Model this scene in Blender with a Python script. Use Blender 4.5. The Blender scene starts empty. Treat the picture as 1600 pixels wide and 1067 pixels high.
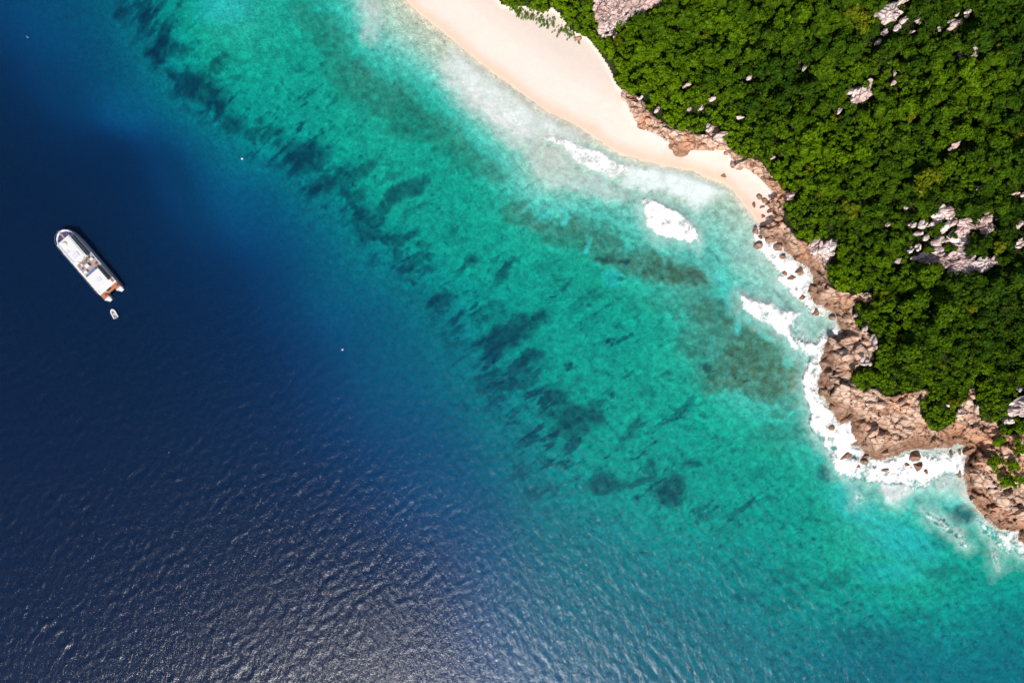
import bpy, math, random
import numpy as np
from mathutils import Vector, Matrix, Euler

random.seed(11)
RNG = np.random.default_rng(11)
SC = bpy.context.scene
COL = SC.collection

# ------------------------------------------------------------------ camera, sky, sun, exposure
H = 220.0            # camera height above the sea, metres
MPP = 0.2            # metres per photograph pixel at sea level
U0, V0 = 800.0, 533.5
cam_d = bpy.data.cameras.new('camera')
cam_d.sensor_width = 36.0
cam_d.lens = 18.0 / (160.0 / H)
cam_d.clip_start = 1.0
cam_d.clip_end = 20000.0
cam = bpy.data.objects.new('camera', cam_d)
COL.objects.link(cam)
cam.location = (0, 0, H)
SC.camera = cam

SUN_EL, SUN_AZ = math.radians(48), math.radians(191)     # azimuth clockwise from the top of the picture
sun_dir = Vector((math.cos(SUN_EL) * math.sin(SUN_AZ), math.cos(SUN_EL) * math.cos(SUN_AZ), math.sin(SUN_EL)))
w = bpy.data.worlds.new('World')
SC.world = w
w.use_nodes = True
wn = w.node_tree
wn.nodes.clear()
sky = wn.nodes.new('ShaderNodeTexSky')
sky.sky_type = 'NISHITA'
sky.sun_disc = False
sky.sun_elevation = SUN_EL
sky.sun_rotation = SUN_AZ
sky.air_density = 1.0
sky.dust_density = 2.5
bg = wn.nodes.new('ShaderNodeBackground')
bg.inputs[1].default_value = 0.085
wo = wn.nodes.new('ShaderNodeOutputWorld')
wn.links.new(sky.outputs[0], bg.inputs[0])
wn.links.new(bg.outputs[0], wo.inputs[0])
sun_d = bpy.data.lights.new('sun', 'SUN')
sun_d.energy = 4.4
sun_d.angle = math.radians(0.6)
sun_d.color = (1.0, 0.955, 0.89)
sun = bpy.data.objects.new('sun', sun_d)
COL.objects.link(sun)
sun.rotation_euler = sun_dir.to_track_quat('Z', 'Y').to_euler()
sun.location = sun_dir * 500
SC.view_settings.view_transform = 'Standard'
SC.view_settings.look = 'None'
SC.view_settings.gamma = 1.0
SC.view_settings.use_curve_mapping = False
SC.view_settings.exposure = 0.25
SC.cycles.use_denoising = True
SC.cycles.transparent_max_bounces = 12
SC.cycles.max_bounces = 6
SC.cycles.caustics_reflective = False
SC.cycles.caustics_refractive = False

# ------------------------------------------------------------------ numpy noise and shapes
def h2(ix, iy, s):
    n = (ix.astype(np.int64) * 374761393 + iy.astype(np.int64) * 668265263 + int(s) * 1274126177) & 0xffffffff
    n = ((n ^ (n >> 13)) * 1103515245) & 0xffffffff
    n = ((n ^ (n >> 15)) * 2246822519) & 0xffffffff
    n = n ^ (n >> 16)
    return (n & 0xffffff) / float(0xffffff)

def vnoise(x, y, s=0):
    ix, iy = np.floor(x), np.floor(y)
    fx, fy = x - ix, y - iy
    fx = fx * fx * (3 - 2 * fx); fy = fy * fy * (3 - 2 * fy)
    a, b = h2(ix, iy, s), h2(ix + 1, iy, s)
    c, d = h2(ix, iy + 1, s), h2(ix + 1, iy + 1, s)
    return (a + (b - a) * fx) * (1 - fy) + (c + (d - c) * fx) * fy

def fbm(x, y, s=0, o=4, g=0.5):
    """about -1 .. 1"""
    r = 0.0; a = 1.0; t = 0.0
    for i in range(o):
        c, q = math.cos(0.6 * i), math.sin(0.6 * i)
        r = r + a * (vnoise((x * c - y * q) * 2.0 ** i + 17.3 * i, (x * q + y * c) * 2.0 ** i - 9.1 * i, s + 31 * i) * 2 - 1)
        t += a; a *= g
    return r / t * 1.5

def voro(x, y, s=0):
    """F1, F2-F1 and a random number of the cell"""
    ix, iy = np.floor(x), np.floor(y)
    f1 = np.full(x.shape, 9.0); f2 = np.full(x.shape, 9.0); cid = np.zeros(x.shape)
    for dx in (-1, 0, 1):
        for dy in (-1, 0, 1):
            jx, jy = ix + dx, iy + dy
            px = jx + h2(jx, jy, s); py = jy + h2(jx, jy, s + 7)
            d = np.hypot(px - x, py - y); r = h2(jx, jy, s + 13)
            n = d < f1
            f2 = np.where(n, f1, np.minimum(f2, d)); cid = np.where(n, r, cid); f1 = np.where(n, d, f1)
    return f1, f2 - f1, cid

def sstep(a, b, x):
    t = np.clip((x - a) / (b - a), 0, 1)
    return t * t * (3 - 2 * t)

def sdf(poly, x, y):
    """signed distance to a polygon, positive inside"""
    p = np.asarray(poly, float); n = len(p)
    d = np.full(x.shape, 1e18); ins = np.zeros(x.shape, bool)
    for i in range(n):
        ax, ay = p[i]; bx, by = p[(i + 1) % n]
        ex, ey = bx - ax, by - ay
        t = np.clip(((x - ax) * ex + (y - ay) * ey) / max(ex * ex + ey * ey, 1e-9), 0, 1)
        d = np.minimum(d, (x - ax - t * ex) ** 2 + (y - ay - t * ey) ** 2)
        if abs(ey) > 1e-9:
            c = ((ay > y) != (by > y)) & (x < ex * (y - ay) / ey + ax)
            ins ^= c
    d = np.sqrt(d)
    return np.where(ins, d, -d)

def inside(poly, u, v):
    return sdf(poly, np.array([u]), np.array([v]))[0] > 0

# ------------------------------------------------------------------ the coast, traced on the sea-level plane (1 unit = 0.2 m)
BEACH_LINE = [(560, -160), (600, -60), (632, 0), (653, 21), (687, 47), (724, 79), (763, 110), (815, 147), (855, 176), (894, 194),
              (925, 213), (960, 238), (991, 248), (1022, 256), (1060, 264), (1100, 276), (1126, 286), (1142, 296), (1162, 319), (1178, 342)]
ROCK_LINE = [(1184, 352), (1186, 372), (1196, 380), (1216, 377), (1228, 397), (1245, 407), (1262, 421), (1269, 437),
             (1263, 458), (1272, 476), (1296, 485), (1308, 499), (1310, 510), (1317, 519), (1296, 528), (1287, 542), (1281, 558),
             (1285, 571), (1278, 586), (1278, 609), (1287, 622), (1298, 641), (1307, 661), (1318, 664), (1328, 657), (1330, 681),
             (1337, 686), (1328, 694), (1343, 696), (1352, 712), (1366, 720), (1386, 717), (1402, 711), (1415, 706), (1442, 702),
             (1483, 702), (1494, 695), (1505, 697), (1512, 704), (1505, 724), (1503, 742), (1508, 761), (1514, 775), (1521, 787),
             (1530, 797), (1541, 813), (1564, 826), (1590, 828), (1592, 849), (1612, 856), (1680, 850), (1760, 900), (1900, 960), (2300, 1000)]
FAR = [(4200, 700), (4200, -3600), (600, -3600), (500, -1200)]
LAND = BEACH_LINE + ROCK_LINE + FAR
FOREST_EDGE = [(640, -260), (700, -60), (778, -2), (785, 9), (793, 8), (803, 16), (815, 9), (830, 14), (848, 20), (862, 12), (875, 22),
               (885, 38), (892, 48), (905, 53), (915, 57), (925, 66), (935, 80), (945, 95), (953, 108), (960, 125), (967, 137),
               (985, 145), (998, 151), (1008, 163), (1016, 175), (1028, 186), (1042, 196), (1060, 198), (1077, 204), (1090, 211),
               (1102, 211), (1106, 198), (1120, 196), (1128, 212), (1140, 231), (1150, 240), (1165, 246), (1180, 249), (1192, 257),
               (1200, 269), (1213, 284), (1222, 297), (1240, 300), (1240, 312), (1226, 316), (1223, 345), (1235, 360), (1246, 372),
               (1262, 378), (1282, 376), (1300, 368), (1312, 378), (1304, 392), (1297, 408), (1293, 420), (1292, 436), (1301, 449),
               (1314, 456), (1330, 459), (1362, 458), (1364, 470), (1335, 471), (1332, 485), (1336, 498), (1340, 512), (1352, 518), (1362, 521),
               (1362, 530), (1371, 540), (1364, 556), (1350, 566), (1336, 575), (1330, 583), (1328, 596), (1341, 607), (1355, 609), (1368, 606),
               (1377, 617), (1390, 621), (1404, 616), (1427, 610), (1448, 606), (1454, 612), (1442, 621), (1436, 630), (1437, 645), (1445, 657),
               (1454, 671), (1465, 675), (1476, 670), (1487, 661), (1494, 655), (1499, 636), (1510, 621), (1517, 606), (1524, 606),
               (1520, 627), (1530, 643), (1532, 657), (1546, 660), (1556, 656), (1560, 668), (1554, 676), (1575, 678), (1592, 676), (1612, 672),
               (1640, 700), (1700, 720), (1900, 760), (2200, 800)]
FOREST = FOREST_EDGE + [(4100, 600), (4100, -3500), (640, -3500), (560, -1200)]
SAND = [(400, -400)] + [(a - 16, b + 16) for a, b in BEACH_LINE] + [(1186, 352), (1200, 352), (1210, 338), (1206, 318), (1212, 304), (1200, 290), (1192, 282), (1178, 271), (1164, 261), (1146, 250),
        (1134, 234), (1122, 232), (1104, 236), (1084, 236), (1058, 228), (1046, 220), (1026, 211), (1008, 201), (994, 190), (986, 172), (976, 152),
        (972, 138), (964, 125), (957, 108), (948, 92), (934, 74), (922, 60), (905, 46), (885, 30), (862, 6), (835, -2), (790, -6), (770, -20), (720, -60), (660, -300)]
GREEN_PATCHES = [(1555, 724, 13, 11), (1582, 738, 11, 16), (1590, 752, 14, 8), (1572, 752, 10, 7), (1592, 700, 10, 14), (1562, 690, 9, 5)]

# ------------------------------------------------------------------ depth of the water from soundings
SOUND = [(0, 0, 21), (0, 110, 27), (0, 250, 36), (100, 0, 17), (150, 50, 15.5), (200, 90, 13), (150, 150, 18.5), (200, 200, 24), (250, 160, 14),
         (300, 205, 14.5), (300, 265, 19), (250, 300, 25), (330, 330, 21), (400, 250, 13.5), (400, 310, 18), (400, 400, 23), (500, 350, 13.5), (490, 450, 18), (450, 550, 25),
         (600, 450, 14), (600, 550, 17), (550, 650, 22), (680, 500, 11.5), (700, 600, 14), (690, 700, 19), (650, 800, 22), (780, 700, 12.5),
         (780, 800, 17), (850, 880, 14), (900, 1000, 15), (750, 1000, 22), (600, 950, 32), (300, 700, 33), (0, 600, 44), (0, 1067, 44), (300, 1000, 42),
         (850, 780, 10.5), (950, 850, 9.5), (1000, 950, 12), (1100, 1000, 11.5), (1200, 1067, 10.5), (1150, 900, 7.5), (1250, 950, 6.8), (1400, 1000, 8),
         (1600, 1067, 9), (1600, 950, 6.3), (1450, 900, 3.3), (1350, 830, 2.9), (1250, 800, 5), (300, 50, 4.4), (400, 150, 5.2), (230, 30, 8), (200, 0, 9),
         (300, 120, 6.5), (400, 215, 7), (500, 250, 6.5), (600, 300, 4.6), (560, 340, 8), (620, 400, 8), (700, 400, 5.2), (680, 450, 8), (800, 420, 4.8),
         (780, 520, 7), (760, 580, 10), (900, 560, 5), (850, 650, 7.5), (1000, 650, 4.6), (930, 740, 6.5), (1100, 750, 5), (1050, 830, 6.5), (340, 0, 2.9), (500, 50, 3.6),
         (500, 180, 4.6), (600, 150, 3.3), (540, 20, 2.4), (700, 250, 4.0), (600, 230, 4.0), (760, 300, 3.6), (850, 350, 2.8), (800, 350, 3.6), (950, 350, 2.3), (900, 430, 4.2),
         (1000, 400, 2.3), (1000, 500, 4.4), (1100, 430, 1.7), (1100, 520, 2.6), (1150, 480, 2.2), (1200, 550, 1.8), (1150, 600, 2.0), (1100, 640, 4.2), (1200, 700, 3.8), (1240, 640, 2.2), (1200, 800, 5),
         (1100, 320, .75), (1150, 360, .8), (1150, 410, 1.1), (1200, 470, 1.2), (1250, 510, 1.0), (1225, 440, .8), (1040, 300, .6), (960, 300, 1.1), (900, 280, .9), (850, 265, .6),
         (1140, 450, 2.2), (1130, 395, 1.8), (1055, 345, 1.1),
         (800, 232, 1.3), (763, 200, 1.3), (718, 157, 1.4), (687, 120, 1.4), (645, 86, 1.3), (622, 66, 1.1), (606, 46, .9), (585, 16, .8), (545, -40, 1.2),
         (800, 190, .35), (740, 130, .3), (690, 80, .3), (640, 35, .3), (600, 0, .4), (570, -60, .4), (860, 200, .3), (930, 235, .3), (1000, 265, .3), (1060, 282, .3), (1110, 300, .4),
         (1280, 700, 2.4), (1300, 760, 3.0), (1250, 600, 1.2), (1400, 780, 2.2), (1470, 775, 1.2), (1500, 810, 3.0), (1430, 820, 3.0), (1550, 880, 4.0), (1600, 880, 3.5), (1250, 560, 1.3),
         (-200, 0, 30), (-200, 500, 48), (-200, 1200, 48), (600, 1300, 34), (1200, 1300, 16), (1700, 1300, 14), (400, -150, 4), (250, -150, 8), (100, -150, 14), (1750, 960, 6)]
SP = np.array(SOUND, float)
def _tps(r2):
    return 0.5 * r2 * np.log(r2 + 1e-9)
def _fit():
    P = SP[:, :2] / 400.0; n = len(P)
    d2 = ((P[:, None] - P[None]) ** 2).sum(-1)
    K = _tps(d2) + np.eye(n) * 0.004
    Q = np.hstack([np.ones((n, 1)), P])
    A = np.block([[K, Q], [Q.T, np.zeros((3, 3))]])
    return np.linalg.solve(A, np.concatenate([np.log(SP[:, 2]), np.zeros(3)]))
TW = _fit()
def depth_at(u, v):
    x = np.clip(u, -150, 1750) / 400.0; y = np.clip(v, -150, 1300) / 400.0
    r = TW[-3] + TW[-2] * x + TW[-1] * y
    for i in range(len(SP)):
        r = r + TW[i] * _tps((x - SP[i, 0] / 400) ** 2 + (y - SP[i, 1] / 400) ** 2)
    d = np.exp(np.clip(r, math.log(.15), math.log(46)))
    return d * (1 - .13 * sstep(9, 13, d) * (1 - sstep(20, 28, d)))

# reefs and weed beds on the sea floor: u, v, ru, rv, angle (degrees, counter-clockwise), strength
DARK = [(235, 55, 33, 13, 55, 1), (222, 70, 16, 12, 0, .9), (262, 70, 20, 10, -10, .8), (250, 100, 14, 7, -15, .9), (300, 128, 34, 17, -8, 1.05), (330, 95, 20, 7, 40, .8),
        (335, 152, 14, 20, 0, .95), (352, 185, 20, 14, 0, .8), (382, 200, 14, 9, 0, .7), (393, 178, 8, 6, 0, .7), (415, 205, 22, 8, 20, .7), (468, 236, 30, 23, 0, .95), (462, 106, 8, 4, 0, .5),
        (200, 20, 34, 6, 48, .55), (160, 2, 14, 8, 0, .6), (215, 5, 22, 8, 45, .6), (505, 280, 30, 14, 15, .85), (560, 262, 30, 9, 30, .8), (530, 262, 12, 8, 20, .7), (548, 300, 14, 10, 30, .8), (600, 280, 20, 5, 30, .5),
        (622, 300, 44, 10, 33, .95), (655, 287, 14, 6, 40, .8), (578, 342, 16, 12, 30, .95), (560, 348, 14, 22, 0, .85), (590, 366, 30, 8, 0, .9), (625, 368, 22, 7, 10, .9), (614, 388, 9, 12, 0, .8),
        (654, 382, 7, 5, 0, .8), (665, 402, 9, 5, 20, .8), (640, 413, 16, 6, 0, .8), (638, 435, 9, 4, 0, .7), (640, 330, 20, 7, 35, .6), (690, 464, 20, 14, 20, .8), (730, 412, 16, 5, 40, .8),
        (788, 422, 22, 7, 50, .8), (770, 490, 22, 12, 0, .5), (815, 508, 44, 12, 28, .85), (790, 528, 32, 17, 20, .95), (828, 560, 20, 8, 20, .95), (885, 577, 6, 4, 0, .8), (805, 600, 30, 10, 10, .7), (828, 588, 18, 8, 20, .5),
        (868, 622, 14, 14, 30, .85), (858, 645, 10, 22, 0, .6), (905, 655, 40, 18, -8, .9), (890, 676, 24, 10, 0, .7), (936, 632, 12, 5, 0, .7), (955, 620, 7, 4, 0, .6), (990, 680, 30, 7, 52, .5), (862, 604, 20, 6, 20, .4),
        (950, 764, 22, 11, 0, .85), (1000, 758, 30, 6, 10, .7), (1017, 742, 7, 16, 0, .75), (1054, 772, 20, 22, 0, 1.0), (1085, 733, 13, 6, 0, .7), (905, 690, 12, 8, 0, .4), (720, 640, 10, 6, 0, .3),
        (1045, 588, 8, 5, -40, .6), (1200, 880, 14, 8, 20, .0), (1310, 915, 22, 12, 20, .45), (1320, 905, 12, 6, 0, .3), (1450, 975, 24, 8, 0, .4), (1240, 905, 20, 14, 0, .3),
        (1490, 900, 30, 8, 0, .4), (1475, 850, 20, 10, 0, .35), (1180, 790, 6, 6, 0, .5), (1010, 610, 10, 8, 0, .3), (980, 405, 8, 4, 0, .9), (945, 405, 12, 4, 0, .8), (560, 330, 10, 10, 0, .6),
        (1130, 610, 5, 4, 0, .0), (970, 435, 5, 4, 0, .9), (1100, 560, 6, 4, 0, .3), (1090, 430, 10, 6, 0, .4), (1380, 770, 10, 8, 0, .3), (1295, 745, 12, 8, 0, .7), (1510, 808, 16, 12, 0, .9), (1480, 815, 14, 6, 40, .6), (820, 680, 14, 6, 40, .3), (1240, 955, 40, 12, 30, .3), (1380, 1010, 60, 20, 0, .3), (1180, 945, 20, 10, 0, .3)]
BROWN = [(510, 55, 50, 26, -50, .6), (560, 130, 60, 34, -40, .75), (620, 165, 70, 34, -38, .75), (480, 25, 36, 18, -30, .5), (690, 210, 60, 26, -35, .7), (740, 255, 50, 22, -30, .6), (520, 100, 40, 16, -40, .5),
         (820, 340, 46, 20, -28, .8), (870, 365, 60, 20, -25, .75), (930, 370, 60, 20, -20, .8), (960, 400, 60, 20, -20, .9), (1055, 428, 62, 24, -14, 1.05), (1000, 405, 40, 18, 0, .8),
         (1085, 470, 50, 22, -10, .5), (1130, 500, 60, 34, -30, .9), (1180, 560, 66, 44, -30, 1.0), (1150, 590, 60, 26, 0, .95), (1215, 595, 42, 34, 0, .95), (1100, 540, 40, 26, 0, .7), (1230, 640, 26, 14, 0, .5),
         (920, 450, 70, 14, -20, .3), (1050, 480, 60, 16, -10, .4), (1118, 577, 12, 8, 0, 1.3), (1158, 595, 8, 6, 0, 1.3), (1062, 502, 8, 6, 0, .8), (1250, 680, 26, 16, 0, .5), (1210, 690, 36, 20, 0, .4)]
def blobs(L, u, v, wa=9.0, soft=.35, s=5, grow=1.0):
    """irregular patches; 0..1"""
    wu = u + wa * fbm(u / 26., v / 26., s, 4, .6); wv = v + wa * fbm(u / 26., v / 26., s + 50, 4, .6)
    r = np.zeros(u.shape)
    for (cu, cv, ru, rv, a, k) in L:
        if k <= 0: continue
        m = (np.abs(u - cu) < max(ru, rv) * 1.7 + 12) & (np.abs(v - cv) < max(ru, rv) * 1.7 + 12)
        if not m.any(): continue
        c, q = math.cos(math.radians(a)), math.sin(math.radians(a))
        du, dv = wu[m] - cu, -(wv[m] - cv)
        ru, rv = ru * grow, rv * grow
        d = np.hypot((du * c + dv * q) / ru, (-du * q + dv * c) / rv)
        r[m] = np.maximum(r[m], np.minimum(k, 1.3) * (1 - sstep(1 - soft, 1 + soft, d)))
    return r

# ------------------------------------------------------------------ rock outcrops among the trees (polygons / ellipses)
OUT_POLY = [
    ('tall pale grey rock face at the top of the forest edge above the beach', [(925, -14), (1046, -14), (1030, 4), (1008, 16), (988, 20), (984, 34), (968, 30), (962, 40), (966, 54), (940, 58), (934, 32), (927, 18)]),
    ('pale pink rock slab, upper left piece of the broad bare patch', [(1463, 343), (1469, 326), (1484, 318), (1495, 326), (1491, 344), (1478, 343), (1466, 348)]),
    ('thin rock finger slanting across the broad bare patch', [(1473, 361), (1483, 350), (1500, 342), (1506, 346), (1492, 351), (1480, 363)]),
    ('triangular pink rock at the upper right of the broad bare patch', [(1524, 357), (1532, 348), (1540, 340), (1548, 328), (1556, 332), (1555, 362), (1547, 371), (1540, 361)]),
    ('long winding pink rock outcrop, biggest in the forest, curling round a green hollow', [(1506, 338), (1515, 337), (1518, 348), (1524, 352), (1518, 362), (1515, 375), (1506, 386), (1509, 401), (1540, 403), (1550, 397), (1561, 401),
        (1564, 412), (1545, 421), (1520, 426), (1495, 425), (1475, 416), (1455, 411), (1440, 412), (1430, 405), (1432, 397), (1456, 395), (1462, 390), (1458, 374), (1470, 369), (1487, 371), (1488, 378), (1474, 381), (1480, 394), (1494, 394), (1494, 372), (1500, 354)]),
    ('knobbly grey rock outcrop joining the shore rocks to the forest edge', [(1264, 384), (1272, 376), (1290, 380), (1298, 369), (1312, 377), (1306, 392), (1297, 408), (1290, 412), (1283, 398), (1268, 392)]),
]
OUT_ELL = [(1387, 21, 15, 14, 'large pale rock at the top of the forest, biggest of its cluster'), (1411, 2, 12, 6, 'pale rock cut by the top edge of the photo'), (1414, 33, 9, 7, 'white rock right of the largest rock in the top cluster'),
           (1434, 34, 8, 6, 'white rock at the right end of the top cluster'), (1402, 43, 7, 5, 'small white rock under the middle of the top cluster'), (1382, 52, 9, 6, 'pale rock lowest left in the top cluster'), (1374, 66, 5, 4, 'tiny pale rock trailing below the top cluster'),
           (1426, 50, 4, 4, 'tiny pale stone hanging below the right end of the top cluster'), (1495, 38, 8, 12, 'upright pale rock with greenery in its middle near the top right'), (1513, 20, 5, 8, 'slanting narrow pale rock near the top right edge'),
           (1467, 46, 9, 5, 'low pale rock left of the upright rock near the top right'), (1497, 22, 5, 3, 'small cream stone above the upright rock near the top right'), (1527, 78, 9, 8, 'forked pale pink rock standing alone in the upper right forest'),
           (1503, 84, 6, 4, 'small pale rock just left of the forked pink rock'), (1390, 96, 8, 5, 'small flat pale rock midway between top cluster and lone white rock'), (1400, 115, 4, 3, 'tiny white stone above a flat white stone in the forest'),
           (1398, 128, 8, 4, 'flat white stone right of the brown gap in the forest'), (1449, 127, 3, 4, 'tiny upright white stone alone in mid forest'), (1346, 147, 18, 13, 'lone broad white rock in the middle of the forest'),
           (1310, 172, 8, 4, 'reddish stone below left of the lone broad white rock'), (1258, 106, 5, 4, 'small white stone alone in the left part of the forest'), (1495, 226, 8, 7, 'orange tinted pale rock alone right of the forest centre'),
           (1484, 233, 6, 3, 'small pale stone touching the orange tinted rock'), (1209, 246, 3, 4, 'tiny white stone at the forest edge above the reddish bank'), (1425, 351, 8, 6, 'orange pink boulder, leftmost of three beside the broad bare patch'),
           (1440, 351, 6, 6, 'grey white boulder, middle of three beside the broad bare patch'), (1455, 351, 6, 7, 'pink boulder, rightmost of three beside the broad bare patch'), (1438, 366, 6, 6, 'boulder just below the row of three boulders'),
           (1447, 373, 8, 7, 'grey boulder linking the three boulders to the bare patch'), (1387, 350, 5, 4, 'small brownish stone alone left of the three boulders'), (1423, 390, 8, 5, 'low pink rock at the left tip of the broad bare patch'),
           (1435, 386, 7, 6, 'mauve rock at the left side of the broad bare patch'), (1405, 409, 4, 7, 'narrow pale stone below left of the broad bare patch'), (1588, 302, 7, 4, 'white stone by the right edge of the photo, upper one'),
           (1600, 303, 6, 8, 'pale rock cut by the right edge beside a white stone'), (1596, 349, 10, 6, 'whitish rock at the right edge level with the bare patch'), (1595, 384, 7, 20, 'long pale rock strip at the right edge beside the bare patch'),
           (1414, 325, 4, 3, 'tiny cream stone above the row of three boulders'), (1531, 292, 3, 3, 'tiny cream stone above right of the bare patch'), (1597, 636, 17, 15, 'big square pink rock at the right edge above the shore cliff'),
           (1575, 657, 10, 6, 'flat pink rock under the big square rock at the right edge'), (1480, 632, 4, 3, 'tiny pale stone inside the lowest tongue of forest'), (1525, 637, 5, 9, 'slanting pink rock in the gully beside the lowest tongue of forest'),
           (1593, 608, 3, 3, 'tiny pale stone above the big square rock at the right edge'), (1501, 645, 5, 11, 'upright pale rock on the left lip of the gully'), (1338, 493, 4, 3, 'tiny white stone at the forest edge left of a white rock'),
           (1353, 515, 9, 5, 'white rock at the forest edge above the long dark ledges'), (1404, 482, 3, 3, 'tiny pale stone in the forest right of the shore rock finger'), (1352, 565, 14, 6, 'long white rock leaning along the forest edge below the dark ledges'),
           (1366, 536, 6, 14, 'curved pale rock rim at the forest edge beside the dark ledges'), (1355, 464, 10, 5, 'pale tip of the rock finger that reaches into the forest'), (1234, 305, 11, 5, 'mauve white rock ledge at the forest edge above the cobbles'),
           (1108, 200, 7, 9, 'grey rock at the forest edge above the beach boulders'), (1122, 210, 8, 10, 'bright white rock at the forest edge above the beach boulders'), (1095, 170, 5, 9, 'small upright white rock in the scrub behind the beach rocks'),
           (1077, 170, 4, 6, 'narrow white stone left of the upright white rock'), (1028, 172, 5, 9, 'upright pale stone poking from the scrub behind the beach rocks'), (1003, 152, 9, 5, 'pale stone at the upper end of the beach rocks'),
           (1113, 155, 5, 5, 'cream stone in the yellowish scrub behind the beach'), (1157, 181, 9, 4, 'flat pale stone under a yellowish bush behind the beach'), (1170, 122, 6, 4, 'small cream stone deeper in the scrub above the beach'),
           (1074, 132, 8, 4, 'low pale stone in the scrub high behind the beach')]
OUT_ELL_C = [(a, b, c, d, 0, 1.0) for (a, b, c, d, e) in OUT_ELL]

# ------------------------------------------------------------------ heights of the land and the sea floor
def surf_height(u, v, dland=None, dfor=None, dsand=None):
    if dland is None:
        j = 3.0 * fbm(u / 14., v / 14., 3, 3)
        dland = sdf(LAND, u, v) + j * sstep(700, 1250, u)
        dfor = sdf(FOREST, u, v)
        dsand = sdf(SAND, u, v)
    dep = depth_at(u, v)
    dep = dep * sstep(-1, 14, -dland) * .92 + .08 * sstep(0, 4, -dland)
    brown = blobs(BROWN, u, v, 14, .4, 5)
    dark = blobs(DARK, u, v, 9, .40, 25, 1.2)
    dep = dep - np.minimum(brown, 1) * np.clip(dep - 1.6, 0, 1.2) * .7 * (.7 + .5 * fbm(u / 9., v / 9., 77, 3)) - dark * .6
    sea = -np.maximum(dep, .02)
    beach = .02 + 1.6 * sstep(0, 90, dland) + .012 * np.clip(dland, 0, 60) + .04 * fbm(u / 30, v / 30, 9, 3)
    # rock: blocks separated by joints, running roughly across the slope
    wu, wv = u + 6 * fbm(u / 20, v / 20, 61, 3), v + 6 * fbm(u / 20, v / 20, 62, 3)
    f1, e1, c1 = voro((wu * .8 + wv * .6) / 33., (wv * .8 - wu * .6) / 15., 3)
    f2, e2, c2 = voro(wu / 8., wv / 7., 4)
    rock = (.25 + 3.6 * sstep(0, 34, dland) + .035 * np.clip(dland - 30, 0, 60)
            + (c1 - .4) * 2.6 * sstep(0, 12, dland) - 1.5 * (1 - sstep(0, .12, e1)) + (c2 - .5) * .18 - .12 * (1 - sstep(0, .2, e2)) + .25 * fbm(u / 6, v / 6, 8, 3))
    rock = np.maximum(rock, .12)
    hill = np.clip(dfor, 0, 400) * .055 + 3.0 * sstep(0, 40, dland - 10) + 2.2 * fbm(u / 90, v / 90, 12, 3) * sstep(0, 60, dfor)
    hill = hill + 1.2
    fm = sstep(-4, 5, dfor); sm = sstep(-4, 4, dsand)
    rl = rock * (1 - sm) + beach * sm
    land = rl * (1 - fm) + hill * fm
    z = np.where(dland > 0, np.maximum(land * sstep(-1, 5, dland), .0), sea)
    return z, dland, dfor, dsand, brown, dark, dep

def axis(lo, hi, step, far, n):
    core = np.arange(lo, hi + step * .5, step)
    g = np.geomspace(step * 2, far, n)
    a = np.cumsum(np.full(n, 0.0)) + g
    return np.concatenate([(lo - a)[::-1], core, core[-1] + a])

def project(u, v, z):
    k = MPP * (H - z) / H
    return (u - U0) * k, (V0 - v) * k

TU = axis(-100, 1700, 2.5, 16000, 14); TV = axis(-100, 1167, 2.5, 16000, 14)
GU, GV = np.meshgrid(TU, TV)
Z, DL, DF, DS, BR, DK, DEP = surf_height(GU, GV)
GX, GY = project(GU, GV, np.clip(Z, 0, 40))

def bilin(A, u, v):
    u = min(max(u, -99), 1698); v = min(max(v, -99), 1164)
    i = int(np.searchsorted(TU, u) - 1); j = int(np.searchsorted(TV, v) - 1)
    fu = (u - TU[i]) / (TU[i + 1] - TU[i]); fv = (v - TV[j]) / (TV[j + 1] - TV[j])
    return float((A[j, i] * (1 - fu) + A[j, i + 1] * fu) * (1 - fv) + (A[j + 1, i] * (1 - fu) + A[j + 1, i + 1] * fu) * fv)

def at(u, v, dz=0.0):
    """the point of the ground that the traced position (u, v) lies on"""
    z = max(bilin(Z, u, v), 0.0)
    x, y = project(u, v, z + dz)
    return x, y, z

# ------------------------------------------------------------------ mesh helpers
def mesh_np(name, V, F, mat=None, attrs=None, smooth=True):
    """V (n,3), F (m,4) or (m,3)"""
    me = bpy.data.meshes.new(name)
    V = np.ascontiguousarray(V, np.float32); F = np.ascontiguousarray(F, np.int32)
    k = F.shape[1]
    me.vertices.add(len(V)); me.vertices.foreach_set('co', V.ravel())
    me.loops.add(F.size); me.loops.foreach_set('vertex_index', F.ravel())
    me.polygons.add(len(F)); me.polygons.foreach_set('loop_start', np.arange(0, F.size, k, dtype=np.int32))
    me.polygons.foreach_set('use_smooth', np.full(len(F), smooth, bool))
    me.update(calc_edges=True)
    for an, (ty, arr) in (attrs or {}).items():
        a = me.attributes.new(an, ty, 'POINT')
        if ty == 'FLOAT':
            a.data.foreach_set('value', np.ascontiguousarray(arr, np.float32).ravel())
        else:
            c = np.ones((len(V), 4), np.float32); c[:, :3] = arr
            a.data.foreach_set('color', c.ravel())
    if mat: me.materials.append(mat)
    return me

def obj(name, me, parent=None, **props):
    o = bpy.data.objects.new(name, me)
    COL.objects.link(o)
    if parent: o.parent = parent
    for k, v in props.items(): o[k] = v
    return o

def grid_faces(ny, nx, keep=None):
    idx = np.arange(ny * nx).reshape(ny, nx)
    F = np.stack([idx[1:, :-1], idx[1:, 1:], idx[:-1, 1:], idx[:-1, :-1]], -1).reshape(-1, 4)
    return F if keep is None else F[keep.ravel()]

def compact(V, F, attrs):
    used = np.zeros(len(V), bool); used[F.ravel()] = True
    m = np.cumsum(used) - 1
    return V[used], m[F], {k: (t, a[used]) for k, (t, a) in attrs.items()}

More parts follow.
